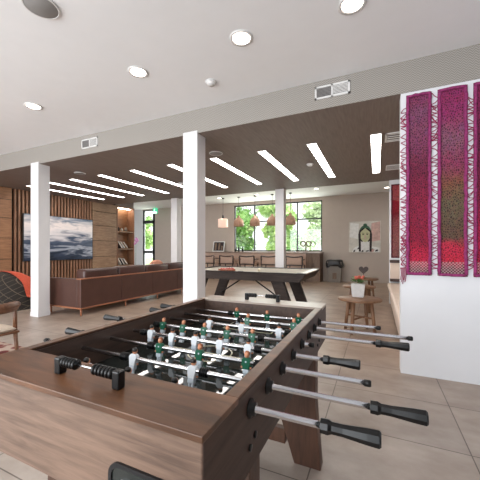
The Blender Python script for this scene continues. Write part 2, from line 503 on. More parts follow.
# glazed exit door
b = MB()
b.box(DL, WY + .04, 0, DL + .05, WY + .12, DT).box(DR - .18, WY + .04, 0, DR, WY + .12, DT)
b.box(DL, WY + .04, DT - .05, DR, WY + .12, DT).box(DL, WY + .04, 2.46, DR, WY + .12, 2.62).box(DL, WY + .04, .98, DR, WY + .12, 1.10).box(DL, WY + .04, 0, DR, WY + .12, .12)
o = struct('door_1', b, M['frame'], 'dark framed glass exit door')
struct('pane', MB().box(DL + .05, WY + .075, .12, DR - .18, WY + .081, DT - .05), M['glass'], parent=o)
struct('door_handle', MB().tube((DR - .13, WY - .02, .9), (DR - .13, WY - .02, 1.3), .012).tube((DR - .13, WY - .02, .92), (DR - .13, WY + .04, .92), .009).tube((DR - .13, WY - .02, 1.28), (DR - .13, WY + .04, 1.28), .009), M['chrome'], parent=o)

# timber clad wall
struct('wall_left', MB().box(WX - .5, -3, 0, WX - .06, 7.51, BACK).box(WX - .5, 7.51, 0, WX - .32, 8.32, BACK), M['slatback'], 'wall behind the timber cladding')
struct('wall_left_upper', MB().box(WX - .5, 7.51, SOF, WX - .02, 8.32, BACK), M['soffit'])
b = MB()
y = 4.33
while y < 6.5:
    b.box(WX - .06, y, .0, WX, y + .045, SOF, bev=.004, seg=1); y += .093
b.box(WX - .07, 4.28, 0, WX - .055, 6.52, SOF, 1)
struct('trim_2', b, [M['slat'], M['slatback']], 'vertical timber slats behind the television')
def panels(name, y0, y1, m, label):
    b = MB(); z = 0.0
    for zt in (.52, .95, 1.46, 1.95, 2.40, SOF):
        b.box(WX - .06, y0, z + .006, WX + .02, y1, zt - .006, bev=.004, seg=1); z = zt
    b.box(WX - .06, y0 + .01, 0, WX, y1 - .01, SOF, 1)
    struct(name, b, [m, M['slatback']], label)
panels('trim_3', 2.6, 4.26, M['panelwood2'], 'walnut wall panels left of the slats')
panels('trim_5', -3, 2.6, M['panelwood2'], 'walnut wall panels beside the foosball table')
panels('trim_4', 6.55, 7.50, M['panelwood'], 'oak wall panels right of the television')

struct('light_block_front', MB().box(.4, -3, 0, 3.2, -2.9, CEIL), M['white'])  # unseen wall added to close off daylight on the right of the opening
# columns
for i, (x0, y0, zt) in enumerate([(-5.607, BY - .01, SOF + .03), (-2.32, BY - .01, SOF + .03), (-5.56, 7.14, SOF), (-2.32, 7.14, SOF)]):
    nm = 'column' if i == 0 else 'column.%03d' % i
    b = MB().box(x0, y0, 0, x0 + .22, y0 + .2, zt).box(x0 - .006, y0 - .006, 0, x0 + .226, y0 + .206, .07)
    struct(nm, b, M['column'], ['white column by the brown sofa', 'white column behind the foosball table', 'far white column behind the sofa', 'white column standing before the window'][i])

# right hand side: two white partition walls with a banquette between, outer wall
struct('wall_panel', MB().box(.21, 3.25, 0, 3.2, 3.40, 2.86), M['white'], 'white partition wall carrying the pink textiles')
struct('wall_panel_far', MB().box(.25, 7.25, 0, 1.3, 7.40, SOF), M['white'], 'far white partition wall with a red textile')
struct('wall_right', MB().box(1.2, 3.40, 0, 1.3, WY, BACK), M['taupe'])
struct('light_block_right', MB().box(3.1, -3, 0, 3.2, 3.25, CEIL), M['white'])  # unseen wall added to block light from the right, white for rod reflections

# ---------------------------------------------------------------- foosball table
TX0, TX1, TY0, TY1, TZ = -1.138, -.297, .474, 1.955, .849
IX0, IX1, IY0, IY1 = -1.104, -.331, .632, 1.80
BZ, FZ, RZ = .628, .705, .791
ft = thing('foosball_table', 'large dark wood foosball table with chrome rods and green and white players', 'foosball table', ((TX0 + TX1) / 2, (TY0 + TY1) / 2, 0))
def end_panel(y0, y1):
    b = MB().box(TX0, y0, BZ, TX1, y1, TZ - .001, 0, bev=.003)
    b.box(TX0 - .002, y0 - .002, TZ - .015, TX1 + .002, y1, TZ, 1, bev=.002)
    return b
end_panel(TY0, IY0).build('end_panel', [M['endwood'], M['tablewood']], ft)
end_panel(IY1, TY1).build('end_panel', [M['endwood'], M['railsheen']], ft)  # far rail top coloured pale to paint in the window's reflection
for x0, x1 in ((TX0, IX0), (IX1, TX1)):
    b = MB().box(x0, IY0, BZ, x1, IY1, TZ - .001, 0).box(x0 - .001, IY0, TZ - .006, x1 + .001, IY1, TZ, 1, bev=.002)
    sx = x1 if x1 == TX1 else x0
    b.box(sx - .0015, TY0 + .002, BZ + .002, sx + .0015, TY1 - .002, TZ - .007, 0)
    b.build('side_panel', [M['sidewood'], M['tablewood']], ft)
b = MB().box(IX0, IY0, FZ - .02, IX0 + .004, IY1, TZ - .012).box(IX1 - .004, IY0, FZ - .02, IX1, IY1, TZ - .012)
b.box(IX0, IY0, FZ - .02, IX1, IY0 + .004, TZ - .012).box(IX0, IY1 - .004, FZ - .02, IX1, IY1, TZ - .012)
b.build('inner_lining', M['innerwood'], ft)
pf = MB().box(IX0, IY0, FZ - .015, IX1, IY1, FZ).build('playfield', M['field'], ft)
xc, yc = (IX0 + IX1) / 2, (IY0 + IY1) / 2
MB().box(IX0 + .004, yc - .004, FZ, IX1 - .004, yc + .004, FZ + .0006).build('centre_line', M['line'], pf)
b = MB()
for k in range(32):
    a0, a1 = 2 * PI * k / 32, 2 * PI * (k + 1) / 32
    b.quads([[(xc + r * math.cos(a), yc + r * math.sin(a), FZ + .0007) for r, a in ((.10, a0), (.107, a0), (.107, a1), (.10, a1))]])
bmesh.ops.remove_doubles(b.bm, verts=b.bm.verts, dist=1e-5)
b.build('centre_circle', M['line'], pf)
for s in (-1, 1):
    ye = IY0 + .004 if s < 0 else IY1 - .004
    yb = ye - s * .16
    b = MB().box(xc - .16, min(yb, yb + .006), FZ, xc + .16, max(yb, yb + .006), FZ + .0006)
    for sx in (-.16, .154): b.box(xc + sx, min(ye, yb), FZ, xc + sx + .006, max(ye, yb), FZ + .0006)
    b.build('goal_box', M['line'], pf)
MB().box(IX0, IY0, BZ, IX1, IY1, BZ + .02).build('bottom_board', M['innerwood'], ft)
# legs: wide boards flaring outward, and the stretcher between each pair
def leg(side, y0):
    c = (TX0 + TX1) / 2
    pts = [(-.42, 0), (-.275, 0), (-.302, .35), (-.302, .66), (-.60, .66), (-.52, .31)]
    if side < 0: pts = [(2 * c - x, z) for x, z in pts][::-1]
    return MB().prism(pts, 'Y', y0, y0 + .075, bev=.003)
for y0 in (.715, 1.63):
    for s in (1, -1): leg(s, y0).build('leg', M['legwood'], ft)
    c = (TX0 + TX1) / 2
    MB().box(c - .24, y0 + .02, .08, c + .24, y0 + .06, .165, bev=.003).build('stretcher', M['legwood'], ft)
for y, z in ((.70, .72), (.735, .735), (1.66, .70), (1.70, .715)):
    MB().lathe([(0, 0), (.009, 0), (.009, .004), (.006, .005), (0, .005)], (TX1 + .0015, y, z - .03), 12, axis='X').build('bolt', M['black'], ft)
# return-cup opening on the end with its black frame
gx0, gx1, gz0, gz1 = -.535, -.345, .648, .738
def rr_poly(x0, x1, z0, z1, r, n=5):
    p = []
    for cx, cz, a in ((x1 - r, z1 - r, 0), (x0 + r, z1 - r, 90), (x0 + r, z0 + r, 180), (x1 - r, z0 + r, 270)):
        for k in range(n + 1):
            t = R(a + 90 * k / n); p.append((cx + r * math.cos(t), cz + r * math.sin(t)))
    return p
outer = rr_poly(gx0, gx1, gz0, gz1, .03); inner = rr_poly(gx0 + .009, gx1 - .009, gz0 + .009, gz1 - .009, .023)
b = MB(); ya, yb = TY0 - .006, TY0
qs = []
for i in range(len(outer)):
    j = (i + 1) % len(outer)
    O0, O1, I0, I1 = outer[i], outer[j], inner[i], inner[j]
    qs += [[(O0[0], ya, O0[1]), (O1[0], ya, O1[1]), (I1[0], ya, I1[1]), (I0[0], ya, I0[1])],
           [(O0[0], ya, O0[1]), (O0[0], yb, O0[1]), (O1[0], yb, O1[1]), (O1[0], ya, O1[1])],
           [(I0[0], ya, I0[1]), (I1[0], ya, I1[1]), (I1[0], yb - .0005, I1[1]), (I0[0], yb - .0005, I0[1])]]
b.quads(qs)
cup = b.build('ball_return', M['metaldark'], ft)
MB().prism(inner, 'Y', TY0 - .003, TY0 - .0005).build('cup', M['field'], cup)
MB().ball((-.492, TY0 - .004, .688), .0165).build('foosball', M['jwhite'], cup)

# a table-soccer figure, built once per team
def figure(name, jersey, hair, skin):
    b = MB()
    b.ball((0, 0, .0262), (.0098, .0098, .0115), 0, 12)                      # head
    b.ball((0, .0022, .0300), (.0104, .0092, .0098), 1, 12)                 # hair at the back and top
    b.tube((0, 0, .012), (0, 0, .02), .0055, m=0, n=8)                      # neck
    b.prism([(-.0165, .004), (-.0165, .011), (-.009, .0165), (.009, .0165), (.0165, .011), (.0165, .004), (.0125, -.025), (-.0125, -.025)], 'Y', -.0095, .0095, 2, bev=.002)
    for s in (-1, 1):
        b.tube((s * .0165, 0, .009), (s * .0175, -.002, -.014), .0046, .0038, 8, 2)
        b.ball((s * .0175, -.003, -.018), .0042, 0, 8)
        b.tube((s * .0062, 0, -.034), (s * .0056, 0, -.062), .0052, .0044, 8, 3)
        b.box(s * .0058 - .0048, -.013, -.073, s * .0058 + .0048, .006, -.061, 4, bev=.002)
    b.box(-.0028, -.0101, .0, .0028, -.0094, .006, 3)
    b.box(-.0125, -.0085, -.04, .0125, .0085, -.023, 3, bev=.003)
    o = b.build(name, [skin, hair, jersey, M['shorts'], M['jwhite']], None, (0, 0, 0))
    me = o.data; bpy.data.objects.remove(o)
    return me
fig = {'white': figure('player_white', M['jwhite'], M['hair_d'], M['hair_d']), 'green': figure('player_green', M['jgreen'], M['hair_o'], M['skin'])}
fig['white'].materials[0] = M['skin']
RODS = [  # y, left end, right end, team, figure x
    (.702, -1.27, .009, 'white', [-.897, -.708, -.529]),
    (.838, -1.345, .112, 'white', [-.823, -.562]),
    (.980, -1.40, -.017, 'green', [-.82, -.625, -.426]),
    (1.122, -1.30, -.052, 'white', [-.992, -.867, -.74, -.613, -.481]),
    (1.270, -1.475, -.241, 'green', [-1.04, -.911, -.784, -.655, -.524]),
    (1.410, -1.22, .123, 'white', [-.837, -.641, -.439]),
    (1.550, -1.375, .147, 'green', [-.668, -.401]),
    (1.688, -1.40, .017, 'green', [-.80, -.598, -.408])]
RIGHT = (0, 1, 3, 5)
HL = .128
def handle_prof(d):
    return [(.006, 0), (.0165, .001 * d), (.0175, .018 * d), (.0135, .026 * d), (.0135, .05 * d), (.0175, .10 * d), (.0185, .124 * d), (.015, HL * d), (0, HL * d)]
def bumper(x, y):
    b = MB()
    for k in range(4): b.lathe([(.0088, -.0035), (.0145, -.0028), (.0158, 0), (.0145, .0028), (.0088, .0035)], (x + (k - 1.5) * .0075, y, RZ), 16, axis='X')
    return b
root0 = Vector(ft.location)
for i, (y, xl, xr, team, xs) in enumerate(RODS):
    right = i in RIGHT
    rod = MB().tube((xl + .002, y, RZ), (xr - .002, y, RZ), .0082, n=14).build('rod', M['chrome'], ft)
    for x in xs:
        p = bpy.data.objects.new('player', fig[team]); C.objects.link(p); p.parent = rod
        p.location = Vector((x, y, RZ)) - root0
        p.rotation_euler = (R((-8, 12, -6, 10, -10, 6, -12, 8)[i]), 0, PI if right else 0)
        p['label'] = ('white shirted player figure with dark hair' if team == 'white' else 'green shirted player figure with auburn hair')
    hx = xr - HL if right else xl + HL
    d = 1 if right else -1
    MB().lathe(handle_prof(d), (hx, y, RZ), 8, axis='X', smooth=False).build('handle', M['black'], rod)
    e = xl if right else xr
    if right: MB().lathe([(0, -.002), (.0085, -.002), (.0105, .002), (.0105, .018), (.006, .018)], (e, y, RZ), 14, axis='X').build('end_cap', M['black'], rod)
    else: MB().lathe([(.006, -.018), (.0105, -.018), (.0105, -.002), (.0085, .002), (0, .002)], (e, y, RZ), 14, axis='X').build('end_cap', M['black'], rod)
    bumper(max(xs) + .045, y).build('bumper', M['black'], rod)
    bumper(min(xs) - .045 if min(xs) - .07 > IX0 else IX0 + .02, y).build('bumper', M['black'], rod)
    for bx, s in ((TX1, 1), (TX0, -1)):
        MB().lathe([(.0085, .0), (.024, .0), (.024, s * .004), (.0165, s * .007), (.0165, s * .015), (.0085, s * .016)], (bx + s * .0015, y, RZ), 20, axis='X').build('bushing', M['black'], ft)
# score counters on the end rails
def counter(y, name='score_counter'):
    xa, xb = -.813, -.59
    o = MB().tube((xa, y, TZ + .034), (xb, y, TZ + .034), .003, n=8).build(name, M['chrome'], ft)
    for x in (xa, xb): MB().box(x - .012, y - .012, TZ, x + .012, y + .012, TZ + .046, bev=.004, seg=2).build('post', M['black'], o)
    xs = [xa + .02 + .0112 * k for k in range(5)] + [xb - .02 - .0122 * k for k in range(6)]
    for x in xs:
        MB().lathe([(.003, -.0055), (.012, -.0055), (.0145, -.002), (.0145, .002), (.012, .0055), (.003, .0055)], (x, y, TZ + .034), 14, axis='X').build('bead', M['black'], o)
counter(.548); counter(1.875)

# ---------------------------------------------------------------- pool table
PX0, PX1, PY0, PY1, PZ = -3.38, -1.04, 4.72, 6.10, .80
pt = thing('pool_table', 'dark wood pool table with a pale bed and slanted legs behind the foosball table', 'pool table', ((PX0 + PX1) / 2, (PY0 + PY1) / 2, 0))
MB().prism([(PX0 + .10, .65), (PX1 - .10, .65), (PX1, .781), (PX0, .781)], 'Y', PY0 + .02, PY1 - .02, bev=.004).build('apron', M['poolwood'], pt)
MB().box(PX0 + .1, PY0 + .04, PZ - .03, PX1 - .1, PY1 - .1, PZ - .012).build('bed', M['cloth'], pt)
for (x0, y0, x1, y1, m) in ((PX0, PY0, PX1, PY0 + .05, 'poolrail'), (PX0, PY1 - .12, PX1, PY1, 'poolrail'), (PX0, PY0 + .12, PX0 + .12, PY1 - .12, 'poolrail'), (PX1 - .12, PY0 + .12, PX1, PY1 - .12, 'railsheen')):  # right end rail has its reflection painted in as a pale colour
    MB().box(x0, y0, PZ - .02, x1, y1, PZ, bev=.005).build('rail', M[m], pt)
for x in (PX0 + .10, (PX0 + PX1) / 2, PX1 - .10):
    for y in (PY0 + .085, PY1 - .09):
        MB().lathe([(0, -.011), (.05, -.011), (.052, .001), (.045, .002), (0, .0021)], (x, y, PZ), 20).build('pocket', M['matblack'], pt)
for sx in (-1, 1):
    for y in (PY0 + .14, PY1 - .24):
        xb = PX1 - .17 if sx > 0 else PX0 - .03
        pts = [(xb - sx * .46, .65), (xb - sx * .24, .65), (xb, 0), (xb - sx * .2, 0)]
        MB().prism(pts if sx > 0 else pts[::-1], 'Y', y, y + .10, bev=.004).build('leg', M['poolwood'], pt)
    xm = (PX0 + PX1) / 2
    MB().tube((-2.33 + sx * .1, 5.41, .62), (-2.33 + sx * .60, 5.41, .30), .014, n=8).build('tie_rod', M['metaldark'], pt)
# balls and rack on the bed
rk = Vector((-2.52, 5.0, PZ - .012))
rt = MB()
tri = [rk + Vector((-.16, -.14, 0)), rk + Vector((.17, -.14, 0)), rk + Vector((.005, .15, 0))]
for a, c in zip(tri, tri[1:] + tri[:1]):
    rt.tube(a + Vector((0, 0, .022)), c + Vector((0, 0, .022)), .016, n=8)
tag(rt.build('ball_rack', M['rackwood']), 'reddish wooden triangle rack lying on the pool table', 'ball rack')
first = None
for r_ in range(5):
    for k in range(5 - r_):
        p = rk + Vector((-.116 + .058 * k + .029 * r_, -.105 + .05 * r_, .028))
        if first is None:
            first = tag(MB().ball((0, 0, 0), .0285, 0, 12).build('pool_ball', M['red'], None, (0, 0, 0)), 'red pool ball inside the triangle rack', 'pool ball', 'racked pool balls')
            first.location = p
        else: dup(first, p)
tag(MB().ball((-1.95, 5.05, PZ + .0165), .0285).build('pool_ball', M['ivory']), 'ivory cue ball alone on the pool table bed', 'pool ball')

# ---------------------------------------------------------------- sofa
SX, SY0, SY1 = -4.75, 3.57, 7.02
so = thing('leather_sofa', 'long brown leather sofa with wood trim seen from behind', 'sofa', (SX - .45, (SY0 + SY1) / 2, 0))
MB().box(SX - .10, SY0, .145, SX, SY1, .655, bev=.012).build('back_panel', M['leather'], so)
b = MB()
for k in range(1, 4): b.tube((SX + .002, SY0 + k * .93, .15), (SX + .002, SY0 + k * .93, .65), .005, n=6)
b.build('seam', M['leather2'], so)
MB().box(SX - .9, SY0, .145, SX - .10, SY0 + .12, .655, bev=.012).build('arm', M['leather'], so)
MB().box(SX - .9, SY1 - .12, .145, SX - .10, SY1, .655, bev=.012).build('arm', M['leather'], so)
MB().box(SX - .90, SY0 + .12, .145, SX - .10, SY1 - .12, .30, bev=.01).build('seat_base', M['leather'], so)
MB().box(SX - .92, SY0 - .01, .125, SX + .012, SY1 + .01, .15, bev=.004).build('bottom_trim', M['sofawood'], so)
MB().box(SX - .105, SY0 - .008, .650, SX + .010, SY1 + .008, .668, bev=.004).build('top_trim', M['sofawood'], so)
n = 4; w = (SY1 - SY0 - .24) / n
for k in range(n):
    y0 = SY0 + .12 + k * w
    MB().box(SX - .32, y0 + .012, .46, SX - .07, y0 + w - .012, .82 + .01 * (k % 2), bev=.05, seg=4, smooth=True).build('back_cushion', M['leather2'], so)
    MB().box(SX - .88, y0 + .006, .30, SX - .30, y0 + w - .006, .46, bev=.035, seg=3, smooth=True).build('seat_cushion', M['leather2'], so)
for y in (SY0 + .03, SY0 + 1.06, SY0 + 2.05, SY0 + 3.03, SY1 - .03):
    for x in (SX - .03, SX - .86):
        MB().tube((x, y, 0), (x, y, .13), .014, .02, 10).build('leg', M['sofawood'], so)
tag(MB().ball((SX - .60, 6.25, .69), (.10, .30, .22), 0, 16).build('throw_pillow', M['orange']), 'pale orange throw pillow propped on the sofa seat', 'pillow')

# ---------------------------------------------------------------- rounded lounge seat, throw, armchair, rug at the left
def dome(c, rx, ry, h, mats, name, lo=0, ang=None, off=0.0, n=40, k=14, parent=None):
    t = bmesh.new(); rings = []
    A0, A1 = ang if ang else (0, 2 * PI)
    for j in range(k + 1):
        u = j / k; ph = u * PI / 2
        zz = h * math.sin(ph) ** .9 if u > 0 else 0
        rr = math.cos(ph) ** .72 if u < 1 else 0
        zz = max(zz, lo)
        ring = []
        for i in range(n + 1 if ang else n):
            a = A0 + (A1 - A0) * i / n
            wob = 1 + .035 * math.sin(3 * a + 1) + .02 * math.sin(7 * a + j)
            ring.append(t.verts.new((c[0] + (rx * rr * wob + off * math.cos(ph)) * math.cos(a), c[1] + (ry * rr * wob + off * math.cos(ph)) * math.sin(a), c[2] + zz + off * math.sin(ph))))
        rings.append(ring)
    m_ = len(rings[0])
    for a, b_ in zip(rings, rings[1:]):
        for i in range(m_ - 1 if ang else m_): t.faces.new((a[i], a[(i + 1) % m_], b_[(i + 1) % m_], b_[i]))
    mb = MB(); mb._add(t, 0, True)
    return mb
bb = tag(dome((-7.1, 3.45, .0), .80, .76, .72, None, '').build('lounge_seat', M['plaid']), 'low rounded lounge seat covered in dark plaid wool', 'lounge seat')
tag(dome((-7.1, 3.45, .0), .80, .76, .72, None, '', ang=(R(8), R(150)), off=.018, lo=.24).build('throw_blanket', M['redwool']), 'orange red throw blanket draped over the plaid lounge seat', 'blanket')

rg = MB().box(-5.6, 1.0, .0, -2.9, 2.16, .012, bev=.003)
tag(rg.build('patterned_rug', M['rug']), 'red and cream patterned rug under the wooden armchair', 'rug')

ac = thing('wooden_armchair', 'wooden armchair with a curved top rail and cream seat', 'armchair', (-3.55, 1.55, .012))
def W(x, y, z): return (-3.55 + x, 1.55 + y, .012 + z * .84)
pts = []
for k in range(17):
    a = R(-205 + 230 * k / 16)   # curved rail open to the left
    pts.append(W(-.02 + .30 * math.cos(a + R(90)) * -1, .29 * math.sin(a + R(90)), .74))
rail = []
for k in range(17):
    a = R(-100 + 200 * k / 16)
    rail.append(W(.03 + .31 * math.cos(a), .30 * math.sin(a), .72 + .03 * math.cos(a)))
b = MB()
for p, q in zip(rail, rail[1:]): pass
b.path(rail, [.018 + .022 * math.sin(PI * k / 16) for k in range(17)], 8)
rw = [(p[0], p[1], p[2] - .03) for p in rail[3:14]]
b.path(rw, [.014 + .018 * math.sin(PI * k / 10) for k in range(11)], 8)
b.build('top_rail', M['chairwood'], ac)
for x, y, zt in ((.22, .22, .72), (.22, -.22, .72), (-.24, .25, .68), (-.24, -.25, .68)):
    MB().tube(W(x * 1.08, y * 1.08, 0), W(x, y, .44), .014, .020, 10).tube(W(x, y, .44), W(x * .98 + .0, y * 1.02, zt), .020, .015, 10).build('leg', M['chairwood'], ac)
MB().box(*W(-.27, -.25, .40), *W(.25, .25, .43), bev=.01).build('seat_frame', M['chairwood'], ac)
MB().box(*W(-.26, -.24, .43), *W(.24, .24, .475), bev=.02, seg=3, smooth=True).build('seat', M['seatcream'], ac)

# ---------------------------------------------------------------- television, bookcase
tv = thing('wall_television', 'large wall television showing grey ocean waves on the timber slats', 'television', (WX + .05, 5.51, .876))
MB().box(WX + .005, 4.50, .876, WX + .055, 6.52, 2.105, bev=.005).build('casing', M['matblack'], tv)
sc_ = MB().quads([[(WX + .0565, 4.515, .89), (WX + .0565, 6.505, .89), (WX + .0565, 6.505, 2.092), (WX + .0565, 4.515, 2.092)]]).build('screen', screen_mat(1.23), tv)

bc = thing('bookcase', 'tall recessed oak bookcase lit from above beside the wall panels', 'bookcase', (WX - .02, 7.92, 0))
BX0, BX1, BY0, BY1 = WX - .31, WX + .02, 7.52, 8.32
MB().box(BX0, BY0, 0, BX0 + .015, BY1, SOF - .01).build('back_board', M['panelwood2'], bc)
for y in (BY0, BY1 - .03): MB().box(BX0, y, 0, BX1, y + .03, SOF - .01).build('side_board', M['slat'], bc)
MB().box(BX0, BY0 + .03, SOF - .04, BX1, BY1 - .03, SOF - .01).build('top_board', M['slat'], bc)
for z in (.60, 1.19, 1.80): MB().box(BX0 + .015, BY0 + .03, z - .02, BX1, BY1 - .03, z + .02, bev=.003).build('shelf', M['panelwood'], bc)
MB().box(BX0 + .08, BY0 + .06, SOF - .055, BX0 + .2, BY1 - .06, SOF - .04).build('light_strip', M['lamp'], bc)
def book(y, z, tk, dp, ht, tilt, m, label):
    mt = Matrix.Translation((BX0 + .17, y, z)) @ Matrix.Rotation(tilt, 4, 'X')
    o = MB().box(-dp / 2, 0, 0, dp / 2, tk, ht, 0, bev=.003, seg=1, mat=mt).box(-dp / 2 + .006, .004, .004, dp / 2 + .002, tk - .004, ht + .001, 1, mat=mt)
    tag(o.build('book', [m, M['bkw']]), label, 'book', 'books in the recessed bookcase')
book(7.77, 1.215, .05, .2, .30, R(38), M['bkd'], 'dark book leaning on the middle bookcase shelf')
book(7.90, 1.218, .04, .2, .28, R(40), M['bkw'], 'white book leaning beside the dark book, middle shelf')
book(8.03, 1.218, .05, .2, .27, R(42), M['bkb'], 'tan book leaning rightmost on the middle shelf')
book(7.74, .625, .05, .2, .26, R(34), M['bkw'], 'white book leaning leftmost on the low bookcase shelf')
book(7.87, .625, .05, .2, .28, R(36), M['bkd'], 'dark book leaning in the middle of the low shelf')
book(8.02, .625, .05, .2, .26, R(40), M['bkg'], 'grey book leaning rightmost on the low bookcase shelf')
for y, m, l, s in ((7.70, 'bkd', 'dark rounded vase on the top bookcase shelf', 1), (7.86, 'bkw', 'white rounded vase on the top bookcase shelf', .8), (8.04, 'bkg', 'grey rounded vase on the top bookcase shelf', 1.1)):
    tag(MB().lathe([(.001, 0), (.04 * s, 0), (.06 * s, .05 * s), (.05 * s, .1 * s), (.025 * s, .13 * s), (.03 * s, .15 * s), (.001, .149 * s)], (BX0 + .18, y, 1.82), 16).build('vase', M[m]), l, 'vase', 'vases on the top bookcase shelf')

# orchid on a small stand behind the sofa
st = thing('plant_stand', 'slim dark plant stand behind the sofa below the orchid', 'plant stand', (-6.83, 7.0, 0))
MB().lathe([(0, .50), (.17, .50), (.17, .52), (0, .52)], (-6.83, 7.0, 0), 24).build('top', M['stoolwood'], st)
for k in range(3):
    a = 2 * PI * k / 3
    MB().tube((-6.83 + .15 * math.cos(a), 7 + .15 * math.sin(a), 0), (-6.83 + .1 * math.cos(a), 7 + .1 * math.sin(a), .50), .012, n=8).build('leg', M['stoolwood'], st)
oc = thing('potted_orchid', 'pink orchid in a white pot before the white hall wall', 'orchid', (-6.83, 7.0, .52))
MB().lathe([(0, 0), (.06, 0), (.075, .13), (.065, .13), (.06, .11), (0, .11)], (-6.83, 7.0, .52), 20).build('pot', M['jwhite'], oc)
MB().path([(-6.80, 7, .62), (-6.80, 7, 1.0), (-6.79, 6.99, 1.3), (-6.77, 6.98, 1.48), (-6.74, 6.97, 1.5)], .005, 6).build('stem', M['leafg'], oc)
b = MB()
for k in range(4):
    a = k * 1.7; b.ball((-6.83 + .08 * math.cos(a), 7 + .08 * math.sin(a), .68), (.1, .03, .012), 0, 10, mat=None)
b.build('leaves', M['leafg'], oc)
b = MB()
for (dx, dz) in ((-.03, 1.36), (.03, 1.40), (-.01, 1.46), (.06, 1.49), (.02, 1.52), (.09, 1.45)):
    for k in range(5):
        a = 2 * PI * k / 5
        b.ball((-6.78 + dx + .022 * math.cos(a), 6.97, dz + .022 * math.sin(a)), (.018, .006, .018), 0, 8)
b.build('blossom', M['orchid'], oc)

# ---------------------------------------------------------------- bar counter, stools and what stands on it
bar = thing('bar_counter', 'long bar counter under the windows with a taupe front', 'bar counter', (-4.4, 11.0, 0))
MB().box(-7.0, 10.70, 1.03, -1.80, WY - .105, 1.075, bev=.006).build('worktop', M['bartop'], bar)
MB().box(-6.95, 10.86, .08, -2.36, 10.92, 1.03).build('front_panel', M['barfront'], bar)
MB().box(-6.95, 10.90, 0, -2.36, 10.93, .08).build('kick_board', M['darktrim'], bar)
cb = thing('wood_cabinet', 'brown wood cabinet at the right end of the bar', 'cabinet', (-2.08, 11.05, 0))
MB().box(-2.35, 10.80, 0, -1.84, WY - .02, 1.03, bev=.004).build('carcass', M['cabinet'], cb)
for x0, x1, hx in ((-2.345, -2.10, -2.12), (-2.095, -1.845, -2.07)):
    d = MB().box(x0, 10.785, .08, x1, 10.80, .90, bev=.003).build('door', M['cabinet'], cb)
    MB().tube((hx, 10.77, .55), (hx, 10.77, .68), .006, n=8).build('handle', M['metaldark'], d)

bs = thing('bar_stool', 'leftmost bar stool half hidden by the white column', 'bar stool', (0, 0, 0), 0, 'bar stools facing the bar counter')
MB().box(-.24, -.22, .60, .24, .24, .68, bev=.03, seg=3, smooth=True).build('seat', M['stoolpad'], bs)
MB().box(-.25, -.26, .655, .25, -.215, .90, bev=.015, seg=2, smooth=True).build('backrest', M['stoolpad'], bs)
b = MB().box(-.31, -.28, .60, -.275, -.22, .94, bev=.006).box(.275, -.28, .60, .31, -.22, .94, bev=.006).box(-.28, -.275, .60, .28, -.235, .64, bev=.005)
b.path([(-.29, -.26, .935), (-.15, -.275, .915), (0, -.285, .905), (.15, -.275, .915), (.29, -.26, .935)], .022, 8)
b.path([(-.29, -.25, .80), (-.3, 0, .82), (-.28, .2, .80)], .016, 8).path([(.29, -.25, .80), (.3, 0, .82), (.28, .2, .80)], .016, 8)
b.build('back_frame', M['stoolwood'], bs)
for x in (-.27, .27):
    for y in (-.24, .2): MB().tube((x * 1.05, y * 1.05, 0), (x, y, .62), .016, .022, 8).build('leg', M['stoolwood'], bs)
b = MB()
for p, q in (((-.28, -.25), (.28, -.25)), ((.28, -.25), (.28, .205)), ((.28, .205), (-.28, .205)), ((-.28, .205), (-.28, -.25))): b.tube((*p, .22), (*q, .22), .01, n=8)
b.build('footrest', M['metaldark'], bs)
bs.location = (-6.12, 10.42, 0)
for x, l in ((-5.28, 'second bar stool from the left under the framed picture'), (-4.42, 'third bar stool from the left, behind the racked pool balls'), (-3.55, 'fourth bar stool from the left, just left of the window column'), (-2.62, 'rightmost bar stool beside the wood cabinet, right of the window column')):
    dup(bs, (x, 10.42, 0), 0, l)

fp = thing('framed_picture', 'small dark picture in a white frame leaning on the wall over the bar', 'picture', (-6.3, 11.3, 1.076))
mt = Matrix.Translation((-6.25, 11.27, 1.076)) @ Matrix.Rotation(R(-14), 4, 'X')
MB().box(-.285, -.012, 0, .285, .012, .035, mat=mt).box(-.285, -.012, .425, .285, .012, .46, mat=mt).box(-.285, -.012, .035, -.245, .012, .425, mat=mt).box(.245, -.012, .035, .285, .012, .425, mat=mt).build('frame', M['pwhite'], fp)
b = MB().box(-.245, -.004, .035, .245, .008, .425, 0, mat=mt)
for x, z, w, h in ((-.2, .06, .1, .32), (-.02, .08, .09, .30), (.12, .06, .08, .2)): b.box(x, -.006, z, x + w, -.0041, z + h, 1, mat=mt)
b.build('print', [M['pdark'], M['cabinet']], fp)
for x, hh, l in ((-5.32, .22, 'short dark bottle, leftmost on the bar by the window'), (-5.16, .30, 'tallest dark bottle on the bar by the window'), (-4.98, .2, 'short dark bottle, rightmost of three on the bar')):
    tag(MB().lathe([(.001, 0), (.04, 0), (.042, hh * .55), (.014, hh * .72), (.013, hh), (.001, hh)], (x, 11.05, 1.076), 14).build('bottle', M['bottle']), l, 'bottle', 'bottles on the bar')
rs = thing('ring_sculpture', 'metal double ring sculpture on the bar before the right window', 'sculpture', (-2.42, 11.15, 1.076))
MB().box(-2.52, 11.09, 1.076, -2.32, 11.21, 1.12, bev=.005).tube((-2.42, 11.15, 1.12), (-2.42, 11.15, 1.3), .035, .03).build('base', M['brass'], rs)
for dx in (-.105, .105): MB().torus((-2.42 + dx, 11.15, 1.39), .09, .026, 'Y', 24, 8).build('ring', M['brass'], rs)
tag(MB().lathe([(.001, 0), (.03, 0), (.045, .02), (.05, .05), (.045, .05), (.035, .02), (.001, .015)], (-2.78, 10.86, 1.076), 16).build('small_bowl', M['jwhite']), 'small white bowl on the bar near the window column', 'bowl')

